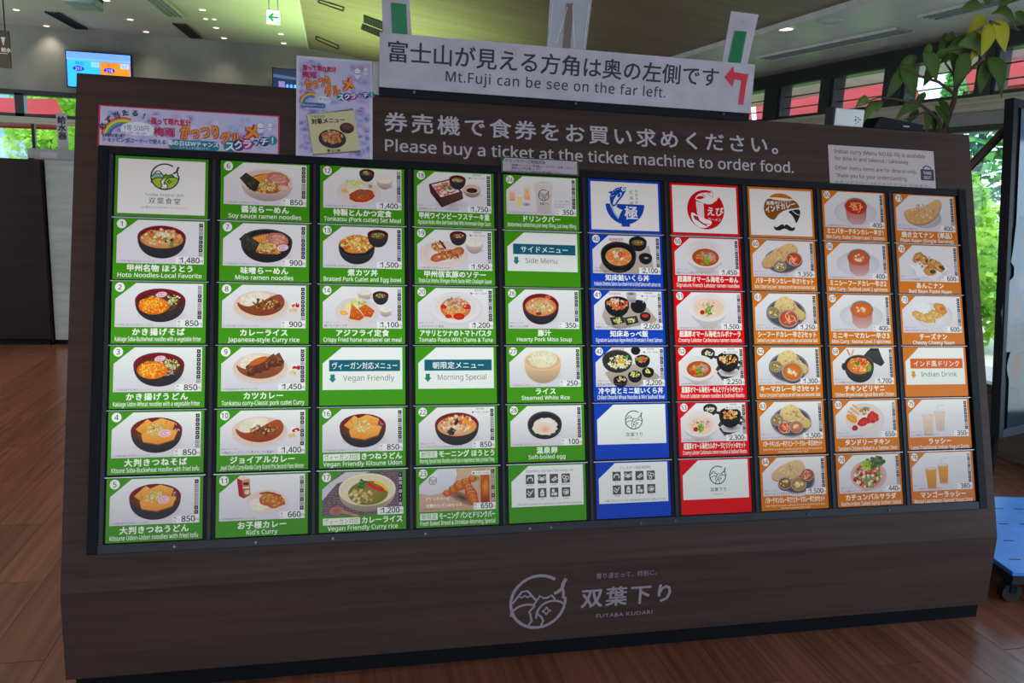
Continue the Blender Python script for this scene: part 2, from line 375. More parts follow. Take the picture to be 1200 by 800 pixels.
def tofu(c, pts):
    c.poly([(x + .4, y + 1.2) for x, y in pts], (150, 78, 20)); c.poly(pts, (246, 178, 84), (226, 140, 50))
    cx = sum(p[0] for p in pts) / len(pts); cy = sum(p[1] for p in pts) / len(pts)
    for p in pts: c.line([p, (p[0] * .5 + cx * .5, p[1] * .5 + cy * .5)], .25, (206, 124, 44))
    c.scat(cx, cy, 8, 5, [(252, 192, 100), (222, 140, 56)], 12, (.5, 1.4))
def d_hoto(c):
    lacquer(c, 51, 20.5, 26, 13.5, 9); c.ell(51, 23, 23, 10.5, (232, 196, 140), (196, 130, 70))
    c.scat(51, 21, 21, 9.5, [(240, 206, 150), (232, 150, 80), (120, 150, 60), (240, 226, 190), (60, 60, 40), (236, 180, 110), (214, 110, 50)], 90, (1.2, 3.6)); c.scat(50, 18, 8, 5, [(250, 232, 205), (236, 214, 180)], 10, (2, 3.4))
def d_kakiage(udon):
    def f(c):
        lacquer(c, 51, 21, 27, 14, 8.5); c.ell(51, 23.5, 24, 11, (110, 66, 40) if not udon else (176, 120, 70), (70, 36, 26))
        c.threads(52, 24, 21, 9.5, [(236, 214, 190), (222, 190, 170)] if udon else [(130, 96, 76), (100, 70, 56), (150, 120, 96)], 46, .8, 7)
        naruto(c, 52, 14, 6, 3.2); negi(c, 64, 20, 7, 40)
        c.ell(44, 27, 16, 10, (240, 140, 24), (224, 104, 10)); c.threads(44, 26.5, 15.5, 9.5, [(255, 180, 50), (250, 140, 20), (255, 200, 90), (226, 100, 10)], 130, .9, 6)
    return f
def d_kitsune(vegan=False):
    def f(c):
        lacquer(c, 50, 21.5, 27, 14.5, 8.5); c.ell(50, 24, 24.5, 11.5, (150, 92, 40), (90, 40, 22)); c.threads(66, 20, 9, 6, [(120, 80, 90), (210, 190, 180)], 20, .8, 5)
        tofu(c, [(28, 20), (40, 9), (49, 15), (38, 27)]); tofu(c, [(43, 13), (55, 8), (69, 13), (66, 24), (50, 22)]); tofu(c, [(34, 26), (46, 20), (72, 22), (68, 32), (52, 37), (36, 34)])
        negi(c, 49, 21, 8, 60)
        if not vegan: naruto(c, 59, 25, 6.4, 4.2)
    return f
def d_ramen(black):
    def f(c):
        if black: bowl(c, 52, 22, 29, 15, 8, (50, 46, 50), (70, 62, 62), (38, 34, 36))
        else: bowl(c, 52, 22, 30, 15, 7.5, (226, 200, 190), (240, 220, 210), (222, 194, 184))
        c.ell(53, 25, 22.5, 12, (200, 120, 50), (160, 84, 30)); c.threads(54, 30, 17, 6, [(228, 170, 80), (240, 190, 110), (200, 130, 50)], 60, .8, 6)
        for i in range(6): c.poly([(35 + i * 3, 20 - i * .9), (38 + i * 3, 17 - i), (44 + i * 2.2, 24 - i), (41 + i * 2.4, 27 - i)], (236, 160, 80), (206, 120, 50))
        c.blob(64, 19, 13, 7.6, (214, 150, 130), (186, 110, 90), .06, 22, 10); c.arc(64, 19, 8, 4, 20, 300, .8, (240, 196, 176)); c.scat(64, 19, 10, 5, [(226, 166, 146), (196, 126, 106)], 20, (1, 2))
        c.blob(71, 30, 8, 4.2, (238, 196, 190), (210, 150, 146), .1, 16, 15) if not black else naruto(c, 70, 29, 6.6, 3.8)
        negi(c, 52, 27, 8, 50); c.poly([(21, 20), (28, 13), (44, 24), (39, 36), (32, 33)], (66, 62, 48), (40, 44, 38)); c.scat(34, 25, 6, 7, [(86, 84, 62), (36, 38, 34)], 24, (.6, 1.5))
    return f
def d_curry(kind):
    def f(c):
        plate(c, 46, 25, 30, 17, (238, 214, 196), (226, 196, 182))
        c.blob(40, 18, 17, 9, (246, 236, 216), (232, 218, 196), .08, 20, -8); c.scat(38, 18, 14, 7, [(255, 248, 232), (236, 224, 202), (226, 210, 190)], 60, (.7, 1.6))
        col = {'rice': ((150, 82, 50), (128, 62, 36)), 'katsu': ((160, 92, 58), (134, 70, 42)), 'chef': ((176, 84, 34), (140, 56, 20))}[kind]
        c.sm([(19, 20), (25, 25), (34, 27), (48, 20), (60, 13), (68, 11), (73, 18), (72, 27), (62, 35), (46, 38), (32, 35), (22, 29)], col[0], col[1])
        if kind == 'katsu':
            for i, (x, y) in enumerate(((36, 27), (44, 24), (52, 21), (60, 17), (66, 16))):
                c.poly([(x - 6, y - 4), (x + 1, y - 9), (x + 7, y + 2), (x + 3, y + 7), (x - 4, y + 7)], (132, 74, 50), (84, 40, 30)); c.scat(x, y, 5, 5, [(160, 96, 62), (90, 46, 34)], 12, (.7, 1.6))
            c.ell(44, 17, 11, 3.5, (214, 100, 40), (200, 90, 40), -24)
        else:
            c.scat(52, 23, 15, 6, [(190, 120, 56), (110, 56, 30), (90, 60, 40), (210, 146, 70)] if kind == 'rice' else [(130, 70, 34), (80, 54, 34), (160, 90, 40), (196, 120, 60)], 46, (1, 2.6))
            c.scat(55, 23, 5, 3, [(60, 50, 30), (226, 200, 130)], 10, (.6, 1.4))
        X, Y = 84, 27
        c.poly([(X - 9, Y + 5), (X - 3, Y - 7), (X + 8.5, Y - 4), (X + 3, Y + 9)], (244, 238, 230), (222, 206, 196)); c.scat(X + 2, Y - 2.5, 4.5, 2.2, [(208, 20, 50), (180, 10, 40)], 16, (.8, 1.8)); c.scat(X - 2, Y + 3.5, 4, 2, [(236, 210, 160), (222, 190, 130)], 14, (.8, 1.6))
    return f
def d_kids(c):
    c.poly([(22, 4), (30, 1.8), (36, 5), (27.5, 6.5)], (236, 210, 200)); c.poly([(22, 4), (27.5, 6.5), (30, 27), (24.5, 24)], (176, 20, 40)); c.poly([(27.5, 6.5), (36, 5), (37, 23), (30, 27)], (214, 150, 110), (150, 60, 50)); c.rect(29, 9, 35, 12, (90, 20, 30)); c.blob(33, 20, 2.8, 2.6, (236, 206, 170)); c.rect(28.6, 14, 35.5, 15.5, (236, 226, 210))
    plate(c, 55, 31, 22, 13, (240, 222, 212), (230, 206, 198)); c.blob(46, 34, 11, 7, (248, 238, 222), (236, 222, 204), .08, 18); c.scat(45, 33, 9, 6, [(255, 250, 236), (236, 226, 206)], 40, (.6, 1.4))
    c.blob(61, 30, 14, 8.4, (206, 120, 44), (176, 90, 30), .12, 20, 10); c.blob(55, 27, 8, 5, (176, 140, 60), (190, 120, 40)); c.scat(62, 30, 12, 7, [(222, 140, 60), (186, 96, 34), (236, 160, 80)], 40, (.8, 2)); c.line([(47, 22), (56, 21), (70, 26)], 2.2, (176, 70, 30))
def small_black(c, cx, cy, r, soup=(120, 140, 70)):
    bowl(c, cx, cy, r, r * .5, r * .6, BLK, (104, 30, 36), (90, 14, 24), sh=False); c.ell(cx, cy + r * .1, r * .75, r * .33, soup, (90, 60, 40)); c.scat(cx, cy + r * .08, r * .6, r * .25, [(170, 190, 90), (230, 220, 170), (80, 70, 40)], 16, (.5, 1.2))
def small_rice(c, cx, cy, r):
    bowl(c, cx, cy, r, r * .5, r * .6, (224, 204, 192), (236, 220, 208), (240, 230, 218)); c.scat(cx, cy, r * .7, r * .34, [(252, 248, 240), (238, 230, 220)], 20, (.7, 1.5))
def katsu(c, cx, cy, rx, ry, rot=-8):
    c.blob(cx, cy + 1, rx, ry, (150, 50, 20), (120, 36, 16), .08, 20, rot); c.blob(cx, cy, rx, ry, (206, 92, 40), (176, 60, 24), .08, 20, rot); c.scat(cx, cy, rx * .85, ry * .75, [(222, 120, 60), (176, 60, 26), (200, 84, 34)], 50, (.5, 1.3))
def cabbage(c, cx, cy, rx, ry): c.scat(cx, cy, rx, ry, [(226, 228, 150), (206, 216, 110), (240, 240, 190)], 30, (1, 2)); c.threads(cx, cy, rx, ry, [(236, 238, 180), (206, 216, 120), (190, 206, 90)], 60, .5, 5)
def d_tonkatsu(c):
    plate(c, 45, 31, 25.5, 16); cabbage(c, 40, 22, 11, 7); c.poly([(22, 31), (30, 27), (34, 33)], (240, 180, 60)); katsu(c, 49, 35, 15, 7.5); c.blob(50, 32, 7, 3, (130, 90, 80), (150, 90, 70), .2); c.blob(59, 23, 2.2, 2.2, (150, 160, 70))
    small_black(c, 55, 6.6, 9); small_rice(c, 76, 14, 10)
def d_katsudon(c):
    bowl(c, 43, 25, 21.5, 13, 7, (56, 56, 62), (72, 72, 76), (40, 38, 40)); c.blob(43, 22, 19.5, 11.5, (240, 186, 80), (210, 130, 40), .08, 24); c.scat(43, 21.5, 18, 9.5, [(250, 210, 110), (236, 160, 60), (252, 232, 180), (226, 140, 60), (255, 224, 130), (206, 110, 40)], 120, (1, 2.6)); small_black(c, 68, 10, 12.5)
def d_mackerel(c):
    small_rice(c, 52, 7, 8.5); plate(c, 43, 31, 25, 16.5); cabbage(c, 42, 21, 10, 5); c.ell(28, 33, 5, 2.6, (250, 200, 70), (240, 170, 40), 10); c.ell(33, 25, 4, 4, (236, 226, 150))
    c.poly([(34, 40), (37, 22), (46, 30), (52, 38), (46, 42)], (226, 116, 30), (190, 76, 14)); c.poly([(45, 27), (53, 22), (64, 30), (60, 38), (52, 37)], (226, 112, 28), (190, 76, 14)); c.scat(41, 33, 5, 7, [(240, 140, 50), (190, 80, 20)], 26, (.5, 1.2)); c.scat(56, 31, 6, 5, [(240, 140, 50), (190, 80, 20)], 26, (.5, 1.2)); c.scat(50, 21, 6, 2, [(120, 150, 50), (226, 220, 120)], 12, (.6, 1.6))
    small_black(c, 71, 11, 9.5); small_rice(c, 77, 28, 7.5)
def d_beefbox(c):
    shadow(c, 45, 42, 24, 9)
    c.poly([(18, 17), (45, 9), (60, 25), (33, 35)], (66, 40, 40)); c.poly([(21.5, 17.6), (44.6, 10.8), (57, 24.8), (33, 33)], (236, 222, 210)); c.scat(39, 22, 13, 8, [(226, 150, 140), (206, 110, 100), (240, 180, 170), (196, 100, 90)], 90, (1, 2.4)); c.scat(40, 21, 7, 3.2, [(110, 140, 50), (80, 110, 30)], 30, (.6, 1.3))
    c.poly([(18, 17), (33, 35), (34, 46), (20, 28)], (80, 48, 42), (56, 32, 30)); c.poly([(33, 35), (60, 25), (61, 34), (34, 46)], (100, 62, 54), (66, 40, 36))
    small_black(c, 54, 9.5, 10.5, (206, 190, 140)); bowl(c, 72, 21, 11.5, 6, 4, (190, 170, 150), (226, 210, 196), (206, 190, 170)); c.ell(72, 23, 7, 3.2, (90, 34, 22), (60, 20, 14))
def d_pork(c):
    plate(c, 35, 32, 30, 17); c.scat(30, 22, 9, 6, [(236, 150, 60), (206, 60, 40), (110, 130, 60), (240, 190, 120)], 36, (1, 2.6)); c.line([(31, 15), (38, 24)], 2, (60, 40, 30)); c.line([(25, 18), (31, 26)], 2, (210, 80, 40))
    for i in range(4): c.blob(29 + i * 8, 36 - i * 2.6, 9.5, 5.4, (216, 130, 80), (176, 84, 44), .1, 18, -16)
    c.scat(42, 32, 17, 6, [(226, 150, 96), (190, 106, 60), (236, 190, 140), (150, 80, 40)], 80, (.7, 1.8)); small_black(c, 54, 7.5, 10.5, (160, 60, 40)); small_rice(c, 74, 16, 11.5)
def d_pasta(c):
    plate(c, 50, 25, 32, 19.5, (236, 232, 234), (226, 220, 222)); c.ell(50, 26, 19, 13, (230, 160, 90), (214, 110, 60)); c.threads(50, 26, 17, 11, [(236, 196, 120), (226, 170, 90), (206, 120, 60)], 90, .8, 6)
    for x, y, r in ((35, 24, 4), (64, 24, 5), (54, 36, 7), (41, 36, 4)): c.ell(x, y, r, r * .62, (226, 50, 30), (196, 30, 20))
    c.scat(50, 20, 13, 8, [(206, 170, 150), (226, 200, 180), (170, 126, 100), (240, 220, 196)], 60, (1, 2.6)); c.scat(50, 22, 10, 6, [(200, 60, 40), (120, 140, 60)], 8, (.6, 1.2))
def d_curryplace(c):
    c.rect(3.6, 1.2, 96.6, 51.3, (104, 84, 96))
    for i in range(38):
        for j in range(18):
            if random.random() < .75: c.ell(5 + i * 2.45 + (j % 2) * 1.2, 4 + j * 2.7, .75, .65, (150, 134, 146), n=6)
    c.poly([(3.6, 18), (30, 1.2), (58, 1.2), (20, 14), (3.6, 33)], (206, 200, 210))
    bowl(c, 55, 22, 33, 19, 5, (196, 180, 150), (236, 226, 200), (222, 208, 176), (236, 226, 196), sh=False); c.ell(56, 26, 23, 14, (150, 134, 50), (120, 110, 40))
    c.scat(50, 30, 15, 8, [(206, 180, 110), (170, 140, 70), (226, 206, 150)], 34, (1.4, 3.4)); c.scat(48, 15, 5.5, 5, [(40, 120, 30), (80, 160, 50), (30, 90, 24)], 34, (.8, 2)); c.line([(55, 14), (63, 20), (74, 24)], 4, (214, 30, 20)); c.line([(63, 13), (72, 17), (79, 24)], 3.4, (240, 200, 40))
    c.ell(20, 45, 8, 5, (150, 80, 60), (190, 120, 110)); c.line([(26, 46), (36, 49), (44, 52)], 3, (196, 130, 120))
def d_morninghoto(c):
    lacquer(c, 50, 22, 27, 14.5, 8.5); c.ell(50, 24, 24, 12, (240, 206, 166), (214, 150, 96)); c.scat(50, 21, 20, 9.5, [(240, 214, 180), (236, 140, 70), (250, 236, 214), (230, 170, 120), (214, 90, 50)], 80, (1.2, 3)); c.scat(43, 30, 5, 3.4, [(44, 40, 44), (60, 50, 50)], 16, (1.2, 2.6)); c.scat(50, 20, 3.4, 3, [(50, 44, 48)], 8, (1, 2.2)); c.line([(58, 16), (70, 24), (66, 30)], 5, (240, 150, 40))
def d_bread(c):
    c.rect(3.6, 1.2, 96.6, 51.3, (214, 178, 150), (196, 158, 134))
    for x in (22, 50, 78): c.line([(x, 1.5), (x - 4, 51)], .5, (170, 130, 108))
    c.poly([(3.6, 1.3), (48, 1.3), (49.5, 9), (46, 18), (38, 26), (28, 30.5), (16, 32), (3.6, 29.5)], (222, 222, 232), (206, 206, 220)); c.poly([(14, 6), (27, 6), (25, 27), (15, 27)], (236, 232, 232), (214, 208, 210)); futaba_logo(c, 20, 15, 4.6, (90, 84, 90), .7)
    c.rect(78, 8, 89, 45, (200, 100, 40), (140, 50, 20)); c.blob(84, 24, 6, 14, (230, 150, 50), (176, 70, 30)); c.ell(74, 14, 3, 3, (110, 180, 60)); c.blob(55, 36, 20, 6, (70, 48, 36), (170, 130, 104), .1, 20, 24)
    for k, (x0, y0, x1, y1, r) in enumerate(((37, 30, 68, 14, 7.4), (63, 24, 70, 42, 7.6))):
        n = 5
        for i in range(n):
            q = i / (n - 1); rr = r * (1 - .35 * abs(q - .5) * 1.6); c.blob(x0 + (x1 - x0) * q, y0 + (y1 - y0) * q, rr, rr * .8, (226, 130, 50), (170, 70, 20), .06, 16)
            c.arc(x0 + (x1 - x0) * q, y0 + (y1 - y0) * q, rr * .6, rr * .6, 200, 320, .7, (240, 180, 100))
    c.text('ドリンクバーと', 12, 38, 4.2, (250, 246, 240), maxw=36, bold=.02); c.text('日替わりパンのセット', 12, 46, 4.4, (250, 246, 240), maxw=50, bold=.02)
def d_drinkbar(c):
    for x, y, a, b in ((11, 27, (240, 150, 90), 7), (31, 23, (240, 160, 100), 9), (21, 34, (236, 220, 110), 7)):
        c.poly([(x - 4.5, y - b), (x + 4.5, y - b), (x + 3.6, y + b), (x - 3.6, y + b)], (238, 214, 200), tuple(a)); c.ell(x, y - 1, 3.4, b * .5, a, (240, 206, 170)); c.ell(x, y - b, 4.5, 1.4, (246, 240, 236), (226, 216, 214))
    c.ell(30, 38, 6, 2.4, (120, 110, 140), (206, 200, 214))
    shadow(c, 54, 48, 13, 3.5); c.poly([(40, 8), (66, 9), (61.5, 48), (44.5, 48)], (222, 214, 210), (196, 186, 182)); c.ell(53, 8.5, 13.2, 2.6, (206, 196, 192), (236, 230, 226)); futaba_logo(c, 53, 25, 7, (90, 84, 90), 1); c.text('双葉下り', 53, 37.5, 3, (90, 84, 90), 'C', bold=.02)
    for i, t in enumerate(('ドリンクバー専用', 'オリジナルカップ', 'サイズです。')): c.text(t, 67, 33.5 + i * 3.6, 2.6, (96, 90, 96), maxw=23)
def d_tonjiru(c):
    lacquer(c, 46, 21, 24, 15, 8); c.ell(46, 23, 20.5, 12, (236, 196, 140), (206, 130, 70)); c.scat(46, 22, 17, 9, [(246, 224, 180), (236, 206, 150), (214, 170, 140), (236, 130, 60), (226, 190, 150)], 70, (1.2, 3)); c.scat(45, 20, 5, 3.6, [(170, 200, 70), (200, 216, 110)], 26, (.6, 1.4)); c.blob(56, 10.5, 4, 2.2, (226, 90, 40)); c.blob(43, 32, 4, 2, (130, 50, 30))
def d_rice(c):
    bowl(c, 47, 18, 24.5, 12.5, 13, (238, 198, 160), (246, 214, 184), (222, 180, 144), flat=.72); c.blob(47, 16, 19, 10.5, (248, 240, 206), (230, 214, 176), .07, 24); c.scat(47, 15, 17.5, 9, [(252, 246, 216), (240, 230, 190), (226, 212, 170), (255, 252, 232)], 150, (.8, 1.8))
def d_egg(c):
    bowl(c, 48, 24, 22.5, 16, 2.5, (60, 60, 62), (76, 76, 78), (40, 40, 42), (52, 52, 54)); c.blob(48, 28, 16.5, 10.5, (240, 226, 214), (226, 212, 200), .09, 26); c.blob(50, 22, 12, 6, (240, 236, 232), (228, 222, 216), .15, 18); c.ell(47, 29, 13, 8, (238, 200, 176), (234, 216, 200)); c.ell(49, 31, 6, 4, (240, 164, 140), (238, 198, 174))
def rrbowl(c, cx, cy, r, col=(36, 36, 40)): bowl(c, cx, cy, r, r * .62, r * .3, col, tuple(x + 22 for x in col), tuple(x * .8 for x in col), sh=False)
def d_salmon(c):
    c.poly([(12, 44), (30, 8), (82, 14), (88, 46), (70, 51), (18, 51)], (196, 182, 172), (176, 160, 152))
    bowl(c, 39, 26, 24.5, 17, 6, (32, 32, 36), (56, 54, 58), (24, 22, 26), sh=False); c.ell(39, 29, 18, 12, (236, 220, 196), (206, 150, 90))
    c.scat(39, 28, 16, 10, [(240, 130, 60), (246, 156, 90), (150, 170, 60), (246, 224, 190)], 46, (1.6, 3.4))
    for x, y in ((28, 31), (34, 37), (46, 37), (52, 31), (27, 26), (50, 25)): c.blob(x, y, 4.2, 3, (246, 140, 70), (226, 100, 40))
    c.scat(43, 26, 5, 4, [(226, 50, 30), (240, 80, 40)], 50, (.7, 1.2)); c.ell(35, 28, 3, 3, (240, 210, 190), (230, 180, 160))
    rrbowl(c, 66, 9, 12.5); c.ell(66, 10, 9, 4, (150, 120, 60), (110, 80, 40)); c.scat(66, 10, 7, 3, [(200, 180, 100), (110, 120, 50)], 14, (.6, 1.4)); rrbowl(c, 76, 29, 9.5); c.ell(77, 30, 4, 1.6, (200, 200, 206), (60, 60, 66))
    c.text('知床産使用', 26, 8, 4, (196, 40, 40), maxw=20, bold=.01)
def d_appe(c):
    c.poly([(14, 34), (20, 18), (76, 22), (90, 38), (86, 42), (36, 51), (20, 45)], (190, 172, 160), (166, 148, 140))
    bowl(c, 35, 17, 17, 9, 7, (34, 34, 38), (60, 56, 60), (26, 24, 28), sh=False); c.scat(35, 18, 14, 7, [(246, 196, 150), (240, 130, 70), (246, 224, 196), (206, 60, 30), (120, 140, 60)], 60, (1.2, 3)); c.scat(36, 22, 8, 3, [(226, 80, 30), (240, 110, 50)], 30, (.7, 1.4))
    rrbowl(c, 64, 19, 11); c.line([(70, 16), (82, 6)], 1.2, (190, 190, 196)); c.poly([(47, 4), (62, 4), (60, 16), (50, 16)], (206, 206, 210), (130, 130, 136)); c.ell(54.5, 4.6, 7.6, 2.4, (70, 66, 66), (190, 186, 190))
    rrbowl(c, 73, 33, 7.6); c.ell(73, 33, 5, 2.4, (214, 60, 40), (190, 40, 30))
    for x in (35, 54): c.poly([(x - 11, 36), (x + 7, 33), (x + 10, 42), (x - 7, 46)], (60, 58, 62), (40, 38, 42)); c.scat(x, 39.5, 5.5, 3.4, [(226, 214, 130), (240, 236, 190), (120, 150, 50)], 26, (.8, 1.8))
    c.text('知床産使用', 24, 6, 3.6, (196, 40, 40), maxw=16)
def d_hiyamugi(c):
    c.poly([(16, 34), (24, 46), (30, 51), (60, 51), (92, 40), (70, 22), (30, 24)], (190, 172, 160), (160, 142, 132))
    bowl(c, 33, 17, 20.5, 13, 3, (60, 58, 60), (80, 78, 80), (50, 48, 50), sh=False); c.scat(36, 20, 16, 8, [(250, 240, 200), (240, 226, 176)], 46, (1, 2.6)); c.threads(36, 20, 15, 8, [(252, 244, 206), (236, 220, 170)], 60, .7, 6); c.scat(38, 18, 5.5, 4, [(250, 190, 60), (240, 160, 40)], 24, (1, 2.2)); c.scat(28, 19, 4, 3, [(70, 60, 60), (100, 90, 90)], 14, (1, 2)); c.scat(44, 13, 4, 2, [(110, 160, 60)], 10, (.8, 1.6))
    rrbowl(c, 67, 17, 10.5); c.scat(66, 17, 8, 4, [(226, 90, 60), (120, 160, 60), (240, 130, 80)], 34, (1, 2.4)); rrbowl(c, 58, 4.4, 6.5); rrbowl(c, 56, 37, 9.6); c.scat(56, 36, 6, 3.6, [(226, 214, 130), (180, 170, 70), (240, 236, 190)], 34, (.7, 1.6)); rrbowl(c, 74, 32, 8.4); c.scat(74, 32, 3, 2.4, [(236, 214, 130)], 10, (1, 2)); rrbowl(c, 36, 43, 9.6); c.scat(37, 42, 5.6, 3.4, [(230, 206, 160), (210, 180, 130)], 26, (.7, 1.6)); c.text('知床産使用', 26, 5, 3.6, (196, 40, 40), maxw=16)
def wbowl(c, cx, cy, rx, ry, dep=14):
    shadow(c, cx + 2, cy + ry + dep * .7, rx * .8, 4)
    c.poly([(cx - rx, cy + 2), (cx - rx * .82, cy + ry * .72), (cx - 7, cy + ry + dep), (cx + 7, cy + ry + dep), (cx + rx * .82, cy + ry * .72), (cx + rx, cy + 2)], (216, 206, 208), (190, 178, 182)); c.ell(cx, cy, rx, ry, (214, 204, 206), (232, 224, 226))
def lobster(c, cx, cy, rx, ry, creamy):
    if creamy: c.ell(cx, cy, rx, ry, (240, 200, 170), (236, 206, 186)); c.threads(cx, cy - 1, rx * .8, ry * .75, [(250, 226, 190), (240, 196, 160), (226, 170, 140)], 60, .8, 6); c.ell(cx - rx * .45, cy + ry * .45, 3.4, 3, (206, 40, 20), (170, 30, 16)); g = (cx - 1, cy + ry * .3)
    else: c.ell(cx, cy, rx, ry, (206, 110, 40), (170, 76, 24)); c.threads(cx, cy, rx * .8, ry * .75, [(236, 170, 90), (226, 140, 60)], 50, .8, 6); c.blob(cx + rx * .35, cy - 1, rx * .42, ry * .5, (220, 166, 150), (196, 130, 110), .08, 18); c.blob(cx - rx * .5, cy + ry * .4, 4, 3, (200, 60, 30)); g = (cx + 1, cy + ry * .3)
    c.scat(cx + 2, cy - ry * .3, rx * .5, ry * .25, [(200, 170, 170), (150, 120, 130)], 14, (.8, 2)); c.scat(g[0], g[1], rx * .2, ry * .55, [(110, 170, 40), (140, 190, 60), (80, 140, 30)], 40, (.8, 1.9))
def d_lob1(c): wbowl(c, 47, 22, 29, 19, 8); lobster(c, 48, 27, 19.5, 12, False)
def d_lob2(c): wbowl(c, 49, 21, 29, 19, 10); lobster(c, 50, 22, 22, 13, True)
def lobset(creamy):
    def f(c):
        c.poly([(56, 30), (62, 22), (92, 26), (88, 38), (68, 44)], (80, 62, 54), (60, 46, 42)); shadow(c, 75, 34, 16, 6, (90, 76, 70))
        rrbowl(c, 46, 8, 10, (56, 56, 60)); c.scat(46, 9, 6.5, 3, [(244, 232, 200), (230, 214, 180)], 24, (.8, 1.6))
        bowl(c, 74, 16, 16, 9, 7, (38, 38, 42), (62, 60, 64), (28, 26, 30), sh=False); c.ell(92, 21, 3.4, 2.2, (50, 50, 54)); c.ell(57, 14, 3.4, 2, (50, 50, 54)); c.scat(74, 17, 12, 6, [(240, 150, 60), (250, 190, 110), (226, 120, 40), (250, 214, 160)], 50, (1, 2.4))
        wbowl(c, 31, 28, 25, 17, 4); lobster(c, 32, 30, 17.5, 11, creamy); c.line([(58, 34), (66, 44)], 3, (70, 68, 72))
    return f
def naan(c, pts, col=(232, 196, 140), col2=(206, 160, 104)):
    c.sm([(x + .6, y + 1.3) for x, y in pts], (160, 112, 70)); pts = c.sm(pts, col, col2)
    for q in pts[::3]: c.blob(q[0] * .84 + .16 * sum(p[0] for p in pts) / len(pts), q[1] * .84 + .16 * sum(p[1] for p in pts) / len(pts), random.uniform(1.2, 2.6), random.uniform(.8, 1.8), (214, 166, 104), (228, 190, 132), .3, 8)
    cx = sum(p[0] for p in pts) / len(pts); cy = sum(p[1] for p in pts) / len(pts)
    xs = [p[0] for p in pts]; ys = [p[1] for p in pts]; c.scat(cx, cy, (max(xs) - min(xs)) * .3, (max(ys) - min(ys)) * .28, [(240, 208, 152), (226, 186, 128), (204, 150, 92), (238, 202, 146)], 46, (.8, 2.6))
def curryb(c, cx, cy, r, a, kind=0):
    c.ell(cx, cy + r * .15, r * 1.12, r * .92, (120, 104, 104), (90, 78, 80)); c.ell(cx, cy, r * 1.08, r * .86, (206, 190, 186), (170, 150, 150)); c.ell(cx, cy, r * .94, r * .74, a, tuple(x * .82 for x in a))
    if kind == 1: c.threads(cx, cy, r * .6, r * .45, [(250, 226, 190)], 10, .6, r)
    elif kind == 2: c.scat(cx, cy, r * .5, r * .35, [(250, 230, 200), (246, 214, 170)], 7, (r * .16, r * .3))
    elif kind == 3: c.scat(cx, cy, r * .7, r * .5, [(240, 230, 160), (110, 140, 60), (200, 90, 50), (236, 220, 190)], 30, (.8, 1.8))
def tray(c, cx=50, cy=28, rx=30, ry=20): shadow(c, cx + 1, cy + 4, rx * 1.05, ry); c.ell(cx, cy, rx, ry, (86, 84, 92), (130, 128, 136)); c.ell(cx, cy, rx * .9, ry * .9, (110, 108, 116), (78, 76, 84))
def d_butter(c): tray(c, 48, 29, 27, 17); naan(c, [(15, 33), (22, 24), (38, 14), (56, 4), (68, 4), (73, 12), (68, 20), (50, 30), (34, 37), (20, 40)]); curryb(c, 44, 36, 9, (170, 150, 90), 3); curryb(c, 66, 26, 11.5, (226, 76, 30), 1)
NB = [(32, 18), (38, 8), (52, 3), (62, 10), (68, 20), (78, 26), (80, 34), (70, 38), (56, 28), (42, 26), (34, 24)]
NCOL = ((236, 212, 150), (206, 176, 110))
def d_seafood(c): tray(c); naan(c, NB, *NCOL); curryb(c, 31, 27, 9, (170, 150, 90), 3); curryb(c, 53, 35, 14, (226, 90, 46), 1)
def d_keema(c): tray(c); naan(c, NB, *NCOL); curryb(c, 31, 27, 9, (170, 150, 90), 3); curryb(c, 55, 34, 15, (240, 130, 40), 2)
def d_set63(c): tray(c); naan(c, NB, *NCOL); curryb(c, 29, 25, 9, (170, 150, 90), 3); curryb(c, 40, 35, 9.5, (230, 80, 30), 1); curryb(c, 57, 35, 9.5, (222, 130, 90), 2)
def d_set64(c): tray(c, 54, 32, 27, 17); naan(c, [(14, 26), (26, 14), (46, 6), (62, 4), (68, 16), (60, 26), (40, 32), (22, 32)], (226, 196, 156), (206, 166, 126)); curryb(c, 36, 35, 9.5, (150, 110, 60), 3); curryb(c, 56, 37, 11, (206, 150, 60), 2); curryb(c, 70, 25, 9.5, (206, 96, 50), 1)
def d_mini(a, kind):
    def f(c):
        c.ell(52, 30, 34, 17, (226, 224, 230), (206, 203, 212)); c.poly([(36, 20), (38, 40), (46, 47), (60, 47), (68, 40), (70, 20)], tuple(x * .8 for x in a), (206, 170, 170)); c.ell(53, 20, 18, 12, (170, 160, 160), (120, 108, 110)); c.ell(53, 21.5, 16.5, 10.5, a, tuple(x * .86 for x in a))
        if kind == 2: c.scat(53, 21, 8, 5, [(250, 226, 190), (240, 200, 150)], 12, (1.4, 2.8))
        else: c.threads(53, 21, 11, 7, [(250, 214, 140), (246, 190, 120)], 34, .7, 6)
        c.arc(53, 20, 17.2, 11.4, 190, 350, .7, (236, 232, 232))
    return f
